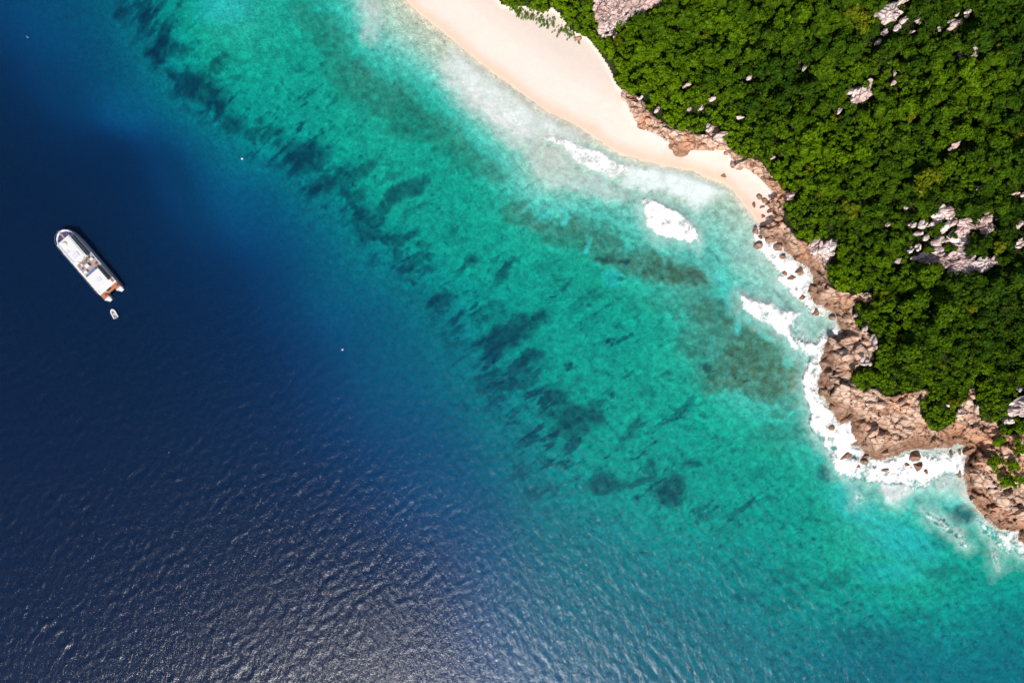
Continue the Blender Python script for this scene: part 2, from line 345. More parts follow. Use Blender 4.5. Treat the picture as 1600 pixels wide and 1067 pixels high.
# ------------------------------------------------------------------ materials
def new_mat(name):
    m = bpy.data.materials.new(name); m.use_nodes = True
    n = m.node_tree; n.nodes.clear()
    out = n.nodes.new('ShaderNodeOutputMaterial')
    return m, n, out

class NT:
    def __init__(s, nt): s.nt = nt
    def n(s, t, **kw):
        nd = s.nt.nodes.new(t)
        for k, v in kw.items(): setattr(nd, k, v)
        return nd
    def set(s, sock, val):
        if hasattr(val, 'links'): s.nt.links.new(val, sock)
        else:
            sock.default_value = val
    def math(s, op, a, b=0.0, c=0.0, clamp=False):
        nd = s.n('ShaderNodeMath', operation=op); nd.use_clamp = clamp
        s.set(nd.inputs[0], a); s.set(nd.inputs[1], b)
        if op in ('MULTIPLY_ADD',): s.set(nd.inputs[2], c)
        return nd.outputs[0]
    def mix(s, f, a, b, blend='MIX'):
        nd = s.n('ShaderNodeMix', data_type='RGBA', blend_type=blend)
        s.set(nd.inputs[0], f)
        for i, x in ((6, a), (7, b)):
            if not hasattr(x, 'links') and len(x) == 3: x = (*x, 1)
            s.set(nd.inputs[i], x)
        return nd.outputs[2]
    def noise(s, scale, detail=4, rough=.55, vec=None, dist=0.0):
        nd = s.n('ShaderNodeTexNoise'); nd.inputs['Scale'].default_value = scale
        nd.inputs['Detail'].default_value = detail; nd.inputs['Roughness'].default_value = rough
        nd.inputs['Distortion'].default_value = dist
        if vec is not None: s.nt.links.new(vec, nd.inputs['Vector'])
        return nd.outputs[0]
    def ramp(s, f, a, b):
        nd = s.n('ShaderNodeMapRange', interpolation_type='SMOOTHSTEP')
        s.set(nd.inputs[0], f); nd.inputs[1].default_value = a; nd.inputs[2].default_value = b
        return nd.outputs[0]
    def pos(s): return s.n('ShaderNodeNewGeometry').outputs['Position']
    def attr(s, name, col=False):
        nd = s.n('ShaderNodeAttribute'); nd.attribute_name = name
        return nd.outputs['Color'] if col else nd.outputs['Fac']
    def bump(s, h, strength=.5, dist=.2, normal=None):
        nd = s.n('ShaderNodeBump'); nd.inputs['Strength'].default_value = strength; nd.inputs['Distance'].default_value = dist
        s.set(nd.inputs['Height'], h)
        if normal is not None: s.nt.links.new(normal, nd.inputs['Normal'])
        return nd.outputs[0]
    def bsdf(s, color, rough=.8, normal=None, spec=.3, **kw):
        nd = s.n('ShaderNodeBsdfPrincipled')
        if not hasattr(color, 'links') and len(color) == 3: color = (*color, 1)
        s.set(nd.inputs['Base Color'], color); s.set(nd.inputs['Roughness'], rough)
        nd.inputs['Specular IOR Level'].default_value = spec
        for k, v in kw.items(): s.set(nd.inputs[k], v)
        if normal is not None: s.nt.links.new(normal, nd.inputs['Normal'])
        return nd.outputs[0]
    def mapping(s, vec, rot=(0, 0, 0), scale=(1, 1, 1)):
        nd = s.n('ShaderNodeMapping'); nd.inputs['Rotation'].default_value = rot; nd.inputs['Scale'].default_value = scale
        s.nt.links.new(vec, nd.inputs['Vector']); return nd.outputs[0]

# sea floor and beach sand: the traced albedo with fine grain on top
def mat_floor(name, grain):
    m, nt, out = new_mat(name); t = NT(nt); p = t.pos()
    c = t.attr('Col', True)
    n1 = t.noise(.45, 5, .65, p); n2 = t.noise(2.2, 3, .6, p)
    f = t.math('ADD', t.math('MULTIPLY', n1, 1.1), t.math('MULTIPLY', n2, .9))          # about 1
    k = t.math('MULTIPLY_ADD', t.math('SUBTRACT', f, 1.0), grain, 1.0)
    cc = t.n('ShaderNodeVectorMath', operation='SCALE'); nt.links.new(c, cc.inputs[0]); t.set(cc.inputs['Scale'], k)
    nt.links.new(t.bsdf(cc.outputs[0], .95, t.bump(n2, .4, .15), .1), out.inputs[0])
    return m
M_BED = mat_floor('seabed', 1.0)
M_BEACH = mat_floor('beach_sand', .10)

def mat_rock(name, light, pink, brown, dark, shore):
    m, nt, out = new_mat(name); t = NT(nt); p = t.pos()
    n1 = t.noise(.085, 5, .62, p, .6); n2 = t.noise(.36, 7, .66, p, .8); n3 = t.noise(3.0, 4, .65, p)
    c = t.mix(t.ramp(n1, .42, .56), pink, light)
    c = t.mix(t.math('MULTIPLY', t.ramp(n2, .47, .66), .85), c, brown)
    c = t.mix(t.math('MULTIPLY', t.ramp(n3, .55, .75), .3), c, dark)
    c = t.mix(t.math('MULTIPLY', t.ramp(t.noise(1.6, 3, .6, p), .56, .7), .4), c, light)
    # joints coloured dark
    vo = t.n('ShaderNodeTexVoronoi', feature='DISTANCE_TO_EDGE'); vo.inputs['Scale'].default_value = .25
    wp = t.n('ShaderNodeVectorMath', operation='ADD'); nn = t.n('ShaderNodeTexNoise'); nn.inputs['Scale'].default_value = .5
    nt.links.new(p, nn.inputs['Vector'])
    sc = t.n('ShaderNodeVectorMath', operation='SCALE'); sc.inputs['Scale'].default_value = 2.6
    nt.links.new(nn.outputs['Color'], sc.inputs[0]); nt.links.new(t.mapping(p, (0, 0, .6), (1, 1.8, 1)), wp.inputs[0]); nt.links.new(sc.outputs[0], wp.inputs[1])
    nt.links.new(wp.outputs[0], vo.inputs['Vector'])
    cr = t.math('SUBTRACT', 1.0, t.ramp(vo.outputs['Distance'], .0, .10))
    c = t.mix(t.math('MULTIPLY', cr, .75), c, dark)
    rough = .85
    if shore:      # tide stain: brown weed and wet rock near the waterline
        sp = t.n('ShaderNodeSeparateXYZ'); nt.links.new(p, sp.inputs[0])
        zz = t.math('ADD', sp.outputs[2], t.math('MULTIPLY', t.math('SUBTRACT', n2, .5), 3.5))
        wet = t.math('SUBTRACT', 1.0, t.ramp(zz, .3, 5.2))
        c = t.mix(t.math('MULTIPLY', wet, .8), c, (.15, .072, .038))
        rough = t.math('MULTIPLY_ADD', wet, -.4, .85)
    h = t.math('ADD', t.math('MULTIPLY', n2, 1.0), t.math('MULTIPLY', n3, .4))
    h = t.math('SUBTRACT', h, t.math('MULTIPLY', cr, .5))
    nt.links.new(t.bsdf(c, rough, t.bump(h, .55, .5), .3), out.inputs[0])
    return m
M_SHORE = mat_rock('shore_rock', (.59, .42, .325), (.50, .265, .165), (.34, .17, .095), (.12, .065, .04), True)
M_OUT = mat_rock('outcrop_rock', (.68, .57, .55), (.58, .42, .39), (.34, .23, .20), (.13, .09, .085), False)

m, nt, out = new_mat('hillside_soil'); t = NT(nt); p = t.pos()
n1 = t.noise(.25, 5, .6, p); n2 = t.noise(1.5, 5, .65, p)
c = t.mix(t.ramp(n1, .4, .6), (.018, .030, .007), (.035, .035, .016)); c = t.mix(t.ramp(n2, .45, .7), c, (.02, .045, .008))
nt.links.new(t.bsdf(c, .95, t.bump(n2, 1., .5), .1), out.inputs[0])
M_HILL = m

def leaf_mat(name, use_attr):
    m, nt, out = new_mat(name); t = NT(nt)
    if use_attr: base = t.attr('Tint', True)
    else: base = t.n('ShaderNodeObjectInfo').outputs['Color']
    r = t.attr('leaftone')
    p = t.pos(); n1 = t.noise(.35, 3, .6, p)
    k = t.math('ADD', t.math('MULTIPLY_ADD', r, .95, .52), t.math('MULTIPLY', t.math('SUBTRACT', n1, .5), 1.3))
    sc = t.n('ShaderNodeVectorMath', operation='SCALE'); nt.links.new(base, sc.inputs[0]); t.set(sc.inputs['Scale'], k)
    c = t.mix(t.math('MULTIPLY', t.ramp(n1, .52, .68), .45), sc.outputs[0], (.11, .15, .003))
    d = t.bsdf(c, .7, None, .04)
    tr = t.n('ShaderNodeBsdfTranslucent'); nt.links.new(c, tr.inputs[0])
    mx = t.n('ShaderNodeMixShader'); mx.inputs[0].default_value = .32
    nt.links.new(d, mx.inputs[1]); nt.links.new(tr.outputs[0], mx.inputs[2]); nt.links.new(mx.outputs[0], out.inputs[0])
    return m
M_LEAF = leaf_mat('foliage', False)
M_LEAFS = leaf_mat('foliage_mass', True)
m, nt, out = new_mat('bark'); t = NT(nt)
nt.links.new(t.bsdf(t.mix(t.noise(3, 3, .6, t.pos()), (.06, .045, .03), (.16, .13, .1)), .9), out.inputs[0]); M_BARK = m

def plain(name, col, rough=.5, spec=.4, var=.12, metal=0.0):
    m, nt, out = new_mat(name); t = NT(nt)
    n1 = t.noise(1.2, 5, .65, t.pos()); k = t.math('MULTIPLY_ADD', n1, var * 2, 1 - var)
    sc = t.n('ShaderNodeVectorMath', operation='SCALE'); sc.inputs[0].default_value = col; t.set(sc.inputs['Scale'], k)
    nt.links.new(t.bsdf(sc.outputs[0], rough, None, spec, Metallic=metal), out.inputs[0]); return m

# sea surface: clear water with a faint blue milkiness; depth colour from volume absorption plus light painted into Scatter
K_ABS = (.46, .0635, .0235); ABS_D = 0.5
m, nt, out = new_mat('sea_water'); t = NT(nt); p = t.pos()
tr = t.n('ShaderNodeBsdfTransparent'); tr.inputs[0].default_value = (.97, .97, .97, 1)
df = t.n('ShaderNodeBsdfDiffuse'); nt.links.new(t.attr('Scatter', True), df.inputs[0])      # painted by depth: backscattered light and the light returned by the deep floor
ad = t.n('ShaderNodeAddShader'); nt.links.new(tr.outputs[0], ad.inputs[0]); nt.links.new(df.outputs[0], ad.inputs[1])
gl = t.n('ShaderNodeBsdfGlossy'); gl.inputs['Roughness'].default_value = .19; gl.inputs['Color'].default_value = (1, 1, 1, 1)
rp = t.noise(.9, 4, .6, t.mapping(p, (0, 0, math.radians(35)), (1.0, .45, 1)))
rp2 = t.noise(2.6, 3, .6, p)
hh = t.math('ADD', rp, t.math('MULTIPLY', rp2, .35))
nb = t.bump(hh, 1.0, .21)
nt.links.new(nb, gl.inputs['Normal'])
fr = t.n('ShaderNodeFresnel'); fr.inputs['IOR'].default_value = 1.333; nt.links.new(nb, fr.inputs['Normal'])
mx = t.n('ShaderNodeMixShader'); nt.links.new(fr.outputs[0], mx.inputs[0]); nt.links.new(ad.outputs[0], mx.inputs[1]); nt.links.new(gl.outputs[0], mx.inputs[2])
nt.links.new(mx.outputs[0], out.inputs['Surface'])
va = t.n('ShaderNodeVolumeAbsorption'); va.inputs['Density'].default_value = ABS_D
va.inputs['Color'].default_value = tuple(1 - k / ABS_D for k in K_ABS) + (1,)
nt.links.new(va.outputs[0], out.inputs['Volume'])
M_SEA = m

m, nt, out = new_mat('foam'); t = NT(nt); p = t.pos()
d = t.attr('foam'); lace = t.attr('lace')
n1 = t.noise(1.1, 6, .72, p, .8); n2 = t.noise(.35, 3, .6, p, .5)
nn = t.math('ADD', t.math('MULTIPLY', n1, .55), t.math('MULTIPLY', n2, .45))
n4 = t.noise(.22, 4, .55, p, .8)
veil = t.math('MULTIPLY', d, t.math('ADD', t.math('MULTIPLY', n1, .25), t.math('MULTIPLY_ADD', n4, 1.3, .40)), clamp=True)
cut = t.ramp(t.math('ADD', t.math('MULTIPLY', d, .66), t.math('MULTIPLY', t.math('SUBTRACT', nn, .5), 1.7)),   .26, .80)
al = t.n('ShaderNodeMix', data_type='FLOAT'); t.set(al.inputs[0], lace); t.set(al.inputs[2], veil); t.set(al.inputs[3], cut)
fc = t.mix(t.ramp(lace, .0, .19), (.55, .76, .72), t.mix(t.ramp(n1, .3, .62), (.66, .67, .68), (.80, .79, .79)))
dd = t.bsdf(fc, .7, t.bump(n1, .6, .3), .2)
tt = t.n('ShaderNodeBsdfTransparent')
mx = t.n('ShaderNodeMixShader'); t.set(mx.inputs[0], al.outputs[0]); nt.links.new(tt.outputs[0], mx.inputs[1]); nt.links.new(dd, mx.inputs[2])
nt.links.new(mx.outputs[0], out.inputs[0])
M_FOAM = m

# ------------------------------------------------------------------ ground sheets: seabed, beach, rocky shore, hillside
u, v = GU, GV
sandc = np.array([.70, .62, .48]); bedc = np.array([.35, .585, .272]); darkc = np.array([.03, .055, .045]); brownc = np.array([.36, .17, .055])
dryc = np.array([.605, .515, .465]); wetc = np.array([.62, .445, .35])
def lerp(a, b, f): return a * (1 - f[..., None]) + b * f[..., None]
tex = .5 + .5 * fbm(u / 11., v / 11., 90, 5, .65)
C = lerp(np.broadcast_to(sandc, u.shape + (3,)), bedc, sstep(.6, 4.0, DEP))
fd = 1 - .7 * sstep(8, 13, DEP)
C = C * (1 + fd * (-.20 + .42 * tex + .16 * fbm(u / 4., v / 4., 93, 2)))[..., None]
streak = fbm((u * .82 - v * .57) / 34., (u * .57 + v * .82) / 11., 95, 4, .6)      # weed streaks down the slope
tex_fade = 1 - .85 * sstep(7.5, 12, DEP)
small = tex_fade * sstep(.26, .60, streak + .25 * fbm(u / 50, v / 50, 97, 2)) * sstep(2.2, 5, DEP) * (.28 + .5 * sstep(-.2, .5, fbm(u / 90, v / 90, 197, 2))) * (1 - .8 * sstep(760, 860, v))
spots = tex_fade * sstep(.55, .8, fbm(u / 7., v / 7., 98, 3, .6)) * sstep(2.5, 4.5, DEP) * .5
brm = np.minimum(BR, 1) * (.45 + .75 * (.5 + .5 * fbm(u / 8., v / 8., 91, 4, .7)))
C = lerp(C, brownc, np.clip(brm, 0, 1) * .95)
BRIGHT = [(1130, 428, 10, 16, 30, .9), (1142, 455, 16, 12, -40, .9), (1156, 512, 4, 12, 0, 1), (1140, 478, 8, 14, 20, .6), (1165, 500, 18, 6, -40, .7), (838, 318, 24, 4, 20, .9), (852, 335, 18, 4, 35, .8), (884, 338, 5, 12, -10, 1), (866, 312, 5, 12, 10, .8), (920, 385, 3, 12, -20, .9), (960, 432, 12, 14, 0, .6), (1350, 800, 50, 20, -30, .6), (1420, 850, 60, 26, -20, .7), (1400, 900, 50, 16, 0, .5), (340, 5, 40, 22, 0, .7), (1330, 770, 16, 14, 0, .7), (1235, 565, 8, 10, 0, .8), (1200, 525, 22, 5, -40, .7)]
C = lerp(C, np.array([.55, .72, .52]), blobs(BRIGHT, u, v, 6, .6, 66))
C = lerp(C, darkc * 1.2, np.clip(small + spots, 0, 1))
chain = sstep(.02, .45, fbm((u * .82 - v * .57) / 40., (u * .57 + v * .82) / 16., 295, 4, .6)) * sstep(5.2, 6.6, DEP) * (1 - sstep(8.5, 11, DEP)) * (1 - sstep(720, 800, v))
C = lerp(C, darkc * 1.3, chain * .72)
C = lerp(C, np.array([.10, .06, .035]), np.clip(BR - 1.0, 0, .3) * 3 * .8)
C = lerp(C, darkc, np.clip(DK * (.88 + .25 * fbm(u / 9, v / 9, 92, 3)), 0, 1) * .93)
C = C * (1 - .97 * sstep(11, 24, DEP))[..., None]      # floor colour darkened with depth for lost light; Scatter replaces it
Cb = lerp(np.broadcast_to(wetc, u.shape + (3,)), dryc, sstep(4, 25, DL + 6 * fbm(u / 40, v / 40, 94, 3)))
Cb = lerp(Cb, sandc * .95, 1 - sstep(-3, 5, DL))
V = np.stack([GX, GY, Z], -1).reshape(-1, 3)
def cellmax(A): return np.maximum(np.maximum(A[1:, 1:], A[:-1, :-1]), np.maximum(A[1:, :-1], A[:-1, 1:]))
def cellavg(A): return (A[1:, 1:] + A[:-1, :-1] + A[1:, :-1] + A[:-1, 1:]) / 4
la, sa, fa = cellavg(DL) > 0, cellavg(DS) > 0, cellavg(DF) > 0
ny, nx = GU.shape
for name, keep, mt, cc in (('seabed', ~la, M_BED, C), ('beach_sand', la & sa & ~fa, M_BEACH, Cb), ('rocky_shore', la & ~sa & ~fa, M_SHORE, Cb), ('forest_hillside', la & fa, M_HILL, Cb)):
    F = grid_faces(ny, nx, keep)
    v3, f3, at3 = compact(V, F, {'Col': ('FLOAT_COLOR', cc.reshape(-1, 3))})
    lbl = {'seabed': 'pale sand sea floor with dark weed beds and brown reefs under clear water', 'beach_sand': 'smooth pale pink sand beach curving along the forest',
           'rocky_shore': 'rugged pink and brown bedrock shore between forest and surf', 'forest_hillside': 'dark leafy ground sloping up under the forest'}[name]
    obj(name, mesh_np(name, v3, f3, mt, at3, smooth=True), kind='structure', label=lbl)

# ------------------------------------------------------------------ sea surface with a real swell
WU = axis(-100, 1700, 2.0, 15800, 12); WV = axis(-100, 1166, 2.0, 15800, 12)
QU, QV = np.meshgrid(WU, WV)
QX, QY = (QU - U0) * MPP, (V0 - QV) * MPP
def wavefield(nx, ny, dx, ang, lpeak, spread, seed, small):
    """sum of waves with crests at the angle ang, unit slope"""
    r = np.random.default_rng(seed)
    kx = np.fft.fftfreq(nx, dx) * 2 * np.pi; ky = np.fft.fftfreq(ny, dx) * 2 * np.pi
    KX, KY = np.meshgrid(kx, ky); K = np.hypot(KX, KY) + 1e-9
    kd = (math.cos(ang + math.pi / 2), math.sin(ang + math.pi / 2))
    cs = np.abs((KX * kd[0] + KY * kd[1]) / K)
    k0 = 2 * np.pi / lpeak
    S = np.where(K > k0 * .7, K ** (-small), 0) * cs ** spread * np.exp(-(K * .28) ** 2)
    h = np.real(np.fft.ifft2(S * np.exp(2j * np.pi * r.random(K.shape))))
    s = np.sqrt((np.gradient(h, dx, axis=0) ** 2 + np.gradient(h, dx, axis=1) ** 2).mean())
    return h / s
cu = (WU >= -100) & (WU <= 1700); cv = (WV >= -100) & (WV <= 1166)
n_u, n_v = int(cu.sum()), int(cv.sum())
wA = wavefield(n_u, n_v, .4, math.radians(-50), 4.5, 1.4, 1, 1.25)
wB = wavefield(n_u, n_v, .4, math.radians(60), 4.5, 2.5, 2, 1.3)
wC = wavefield(n_u, n_v, .4, math.radians(-80), 3, .8, 3, 1.5)
cU, cV = np.meshgrid(WU[cu], WV[cv])
wt = sstep(640, 900, cU + .1 * (cV - 800))
gust = np.clip(.9 + .6 * fbm(cU / 130, cV / 90, 41, 4, .6), .3, 1.6)
calm = sstep(0, 60, -sdf(LAND, cU, cV)) * .75 + .25
lft = (1 - sstep(250, 650, cV)) * (1 - sstep(500, 900, cU))      # lee of the headland: smoother water in the upper left
WZc = (wA * .030 * (1 - wt) + wB * .036 * wt + wC * .030) * gust * calm * (1 - .55 * lft)
eu = sstep(-100, -60, cU) * (1 - sstep(1660, 1700, cU)) * sstep(-100, -60, cV) * (1 - sstep(1126, 1166, cV))
WZ = np.zeros(QU.shape); WZ[np.ix_(cv, cu)] = WZc * eu

# foam: (polygon, density, feather, edge noise, lacy 0..1, height)
FOAMS = [
 ('breaking_wave', 'fan shaped breaking wave with crisp white foam in the turquoise bay', [(1000, 313), (1010, 311), (1025, 315), (1045, 325), (1060, 331), (1073, 340), (1082, 351), (1090, 366), (1092, 379), (1085, 374), (1078, 380), (1070, 373), (1062, 377), (1052, 371), (1040, 372), (1028, 369), (1018, 361), (1009, 351), (1011, 338), (1003, 324)], 1.25, 2.5, 2.5, 1, .9),
 ('breaking_wave', 'long white breaking wave slanting towards the middle shore rocks', [(1155, 462), (1175, 467), (1206, 474), (1218, 483), (1251, 490), (1240, 498), (1232, 510), (1240, 530), (1250, 543), (1243, 550), (1228, 530), (1206, 509), (1186, 502), (1173, 494), (1161, 483), (1159, 472)], 1.1, 3, 3, 1, .8),
 ('breaking_wave', 'low white roller running up the beach below the peach sand', [(840, 214), (862, 213), (882, 217), (897, 222), (918, 231), (942, 240), (968, 255), (986, 266), (978, 275), (955, 280), (935, 270), (915, 262), (897, 252), (888, 236), (862, 223)], 1.0, 3, 3, .85, .4),
 ('foam', None, [(1177, 350), (1190, 350), (1200, 382), (1216, 376), (1224, 374), (1230, 397), (1245, 407), (1262, 421), (1272, 437), (1268, 458), (1276, 480), (1266, 482), (1252, 471), (1238, 463), (1226, 450), (1214, 437), (1220, 428), (1205, 412), (1193, 402), (1182, 388), (1176, 370)], 1.15, 4, 4, 1, .3),
 ('foam', None, [(1262, 486), (1278, 479), (1296, 484), (1309, 493), (1312, 510), (1303, 503), (1288, 498), (1270, 494)], .95, 3, 3, 1, .2),
 ('foam', None, [(1290, 520), (1302, 511), (1320, 513), (1320, 524), (1298, 530), (1291, 545), (1285, 560), (1288, 572), (1281, 588), (1282, 612), (1292, 625), (1303, 642), (1312, 664), (1330, 655), (1336, 680), (1340, 690), (1330, 696), (1346, 698), (1356, 714), (1386, 720), (1402, 714), (1415, 708), (1442, 705), (1490, 703), (1500, 696), (1514, 702), (1508, 724), (1505, 742), (1496, 740), (1480, 738), (1462, 746), (1446, 762), (1428, 764), (1412, 756), (1390, 757), (1370, 754), (1355, 754), (1345, 748), (1330, 750), (1312, 743), (1304, 725), (1298, 706), (1284, 690), (1268, 673), (1262, 655), (1264, 640), (1257, 612), (1252, 592), (1261, 575), (1257, 556), (1248, 542), (1240, 528), (1262, 535), (1275, 538)], 1.12, 5, 5, 1, .35),
 ('foam', None, [(1370, 750), (1430, 752), (1428, 766), (1414, 782), (1400, 790), (1384, 787), (1378, 770)], .62, 6, 4, .2, .1),
 ('foam', None, [(1462, 745), (1506, 738), (1512, 765), (1520, 785), (1500, 782), (1488, 778), (1470, 772), (1458, 760)], .42, 6, 6, .6, .1),
 ('foam', None, [(1528, 812), (1545, 812), (1564, 828), (1592, 828), (1604, 848), (1606, 864), (1592, 872), (1576, 862), (1564, 857), (1550, 842), (1535, 828)], .95, 5, 5, 1, .2),
 ('foam', None, [(1440, 797), (1455, 802), (1472, 812), (1492, 824), (1506, 840), (1513, 855), (1504, 852), (1490, 838), (1470, 824), (1452, 812)], .8, 5, 6, 1, .05),
 ('foam', None, [(1550, 850), (1558, 858), (1560, 880), (1563, 892), (1557, 892), (1553, 876), (1548, 860)], .6, 3, 2, 1, .05),
 ('foam', None, [(1338, 768), (1346, 772), (1350, 782), (1342, 788), (1335, 782)], .6, 3, 2, 1, .05),
 ('foam', None, [(1220, 498), (1245, 495), (1262, 520), (1262, 545), (1250, 545), (1236, 520)], .6, 6, 6, 1, .05),
 ('foam', None, [(1255, 540), (1275, 535), (1285, 560), (1275, 580), (1262, 570)], .7, 5, 5, 1, .1),
 # thin washes
 ('wash', None, [(712, 72), (724, 79), (763, 110), (815, 147), (855, 176), (894, 194), (925, 213), (900, 224), (850, 216), (830, 222), (802, 222), (763, 190), (718, 150), (700, 128), (690, 104)], .62, 20, 9, .12, .02),
 ('wash', None, [(700, 120), (724, 110), (770, 140), (830, 190), (850, 215), (802, 218), (763, 186), (722, 146)], .62, 10, 7, .15, .02),
 ('wash', None, [(975, 258), (1030, 256), (1080, 268), (1126, 288), (1140, 298), (1120, 312), (1088, 326), (1068, 318), (1040, 300), (1000, 300), (970, 288)], .70, 9, 8, .1, .02),
 ('wash', None, [(820, 225), (880, 225), (900, 260), (960, 285), (1000, 310), (960, 316), (900, 300), (860, 296), (835, 275)], .30, 10, 9, .25, .02),
 ('wash', None, [(1138, 294), (1150, 299), (1166, 317), (1182, 338), (1200, 352), (1190, 360), (1172, 345), (1154, 322)], .75, 3, 3, .5, .04),
 ('wash', None, [(556, -20), (596, 6), (598, 30), (590, 70), (570, 66), (562, 25)], .34, 10, 9, .4, .02),
 ('wash', None, [(1150, 330), (1180, 350), (1190, 390), (1215, 430), (1260, 480), (1300, 500), (1290, 540), (1250, 520), (1210, 470), (1170, 440), (1130, 400), (1120, 360)], .07, 14, 10, .3, .02),
]
ju = 6 * fbm(QU / 12, QV / 12, 44, 5, .72)
shore_fade = .35 + .65 * sstep(0, 16, -sdf(LAND, QU, QV))
foamd = []
for (nm, lb, pl, den, fe, am, lc, hg) in FOAMS:
    pu = np.array(pl); m = (QU > pu[:, 0].min() - 25) & (QU < pu[:, 0].max() + 25) & (QV > pu[:, 1].min() - 25) & (QV < pu[:, 1].max() + 25)
    D = np.zeros(QU.shape)
    if nm == 'wash': fe = fe * 1.2
    else: fe = fe * 1.7
    D[m] = den * (1 if lc < .3 else 1.0 + .55 * np.minimum(fbm(QU[m] / 13., QV[m] / 13., 46, 4, .6), .25)) * sstep(-fe, fe, sdf(pl, QU[m], QV[m]) + ju[m] * am / 5.)
    if nm == 'wash': D = D * shore_fade
    foamd.append(D)
WZbase = WZ.copy()
for (nm, lb, pl, den, fe, am, lc, hg), D in zip(FOAMS, foamd):
    pu = np.array(pl); m = (QU > pu[:, 0].min() - 25) & (QU < pu[:, 0].max() + 25) & (QV > pu[:, 1].min() - 25) & (QV < pu[:, 1].max() + 25)
    HS = np.zeros(QU.shape); HS[m] = sstep(-7, 11, sdf(pl, QU[m], QV[m]))
    WZ = WZ + hg * .25 * HS * (.75 + .25 * fbm(QU / 7, QV / 7, 45, 3))
VS = np.stack([QX, QY, WZ], -1).reshape(-1, 3)
ny, nx = QU.shape
F = grid_faces(ny, nx)
me = bpy.data.meshes.new('sea')
ring = np.concatenate([np.arange(nx), np.arange(2 * nx - 1, nx * ny, nx), np.arange(nx * ny - 2, nx * ny - nx - 1, -1), np.arange(nx * (ny - 2), 0, -nx)])
low = VS[ring].copy(); low[:, 2] = -80
n0 = len(VS); nr = len(ring); nb_ = (np.arange(nr) + 1) % nr
W4 = np.stack([ring, ring[nb_], n0 + nb_, n0 + np.arange(nr)], -1)
VA = np.concatenate([VS, low, [[0, 0, -80]]]).astype(np.float32)
tri = np.stack([n0 + np.arange(nr), n0 + nb_, np.full(nr, n0 + nr)], -1)
Q4 = np.concatenate([F, W4])
me.vertices.add(len(VA)); me.vertices.foreach_set('co', VA.ravel())
li = np.concatenate([Q4.ravel(), tri.ravel()]).astype(np.int32)
me.loops.add(len(li)); me.loops.foreach_set('vertex_index', li)
ls = np.concatenate([np.arange(0, Q4.size, 4), Q4.size + np.arange(0, tri.size, 3)]).astype(np.int32)
me.polygons.add(len(ls)); me.polygons.foreach_set('loop_start', ls)
me.polygons.foreach_set('use_smooth', np.concatenate([np.ones(len(F), bool), np.zeros(len(ls) - len(F), bool)]))
me.update(calc_edges=True); me.materials.append(M_SEA)
QD = depth_at(QU, QV); QD = np.where(sdf(LAND, QU, QV) > 0, 1.0, QD)
fill = sstep(11, 24, QD)  # light from deep water and its darkened floor, painted as surface colour
SCt = np.stack([.0001 + 0 * QD, .0072 + fill * .48 * np.exp(-2.35 * K_ABS[1] * QD), .0260 + fill * .225 * np.exp(-2.35 * K_ABS[2] * QD) * (1 - .74 * sstep(14, 38, QD))], -1).reshape(-1, 3)
SCt = SCt * (.45 + .55 * sstep(0, 3, QD)).reshape(-1, 1)
a_ = me.attributes.new('Scatter', 'FLOAT_COLOR', 'POINT'); cc_ = np.ones((len(VA), 4), np.float32); cc_[:len(VS), :3] = SCt; a_.data.foreach_set('color', cc_.ravel())
obj('sea_water', me, kind='structure', label='clear turquoise shallows deepening to navy blue open sea')

off = .07
def foam_mesh(name, D, L):
    keep = cellmax(D) > .03
    F = grid_faces(ny, nx, keep)
    vv = VS.copy(); vv[:, 2] += off + .05 * np.minimum(D.ravel(), 1)
    v3, f3, a3 = compact(vv, F, {'foam': ('FLOAT', D.ravel()), 'lace': ('FLOAT', L.ravel())})
    return mesh_np(name, v3, f3, M_FOAM, a3)
rest = np.zeros(QU.shape); lsum = np.zeros(QU.shape)
for (nm, lb, pl, den, fe, am, lc, hg), D in zip(FOAMS, foamd):
    if nm != 'breaking_wave':
        lcv = lc * sstep(.28, .55, D) if nm == 'foam' else np.full(D.shape, lc)
        lsum = np.where(D > rest, lcv, lsum); rest = np.maximum(rest, D)
    if nm != 'wash':      # milky water full of bubbles round the foam
        pu = np.array(pl); m = (QU > pu[:, 0].min() - 40) & (QU < pu[:, 0].max() + 40) & (QV > pu[:, 1].min() - 40) & (QV < pu[:, 1].max() + 40)
        hl = np.zeros(D.shape); hl[m] = .30 * min(den, 1) * sstep(-24, 6, sdf(pl, QU[m], QV[m]) + ju[m] * 1.8)
        lsum = np.where(hl > rest, 0.0, lsum); rest = np.maximum(rest, hl)
bmax = np.zeros(QU.shape)
for (nm, lb, pl, den, fe, am, lc, hg), D in zip(FOAMS, foamd):
    if nm == 'breaking_wave':
        off = .10
        obj('breaking_wave', foam_mesh('breaking_wave', D, np.full(QU.shape, lc)), category='wave', label=lb, group='waves breaking in the bay')
off = .05
obj('surf_foam', foam_mesh('surf_foam', rest, lsum), kind='stuff', label='white surf foam and thin wash along the beach and rocks')

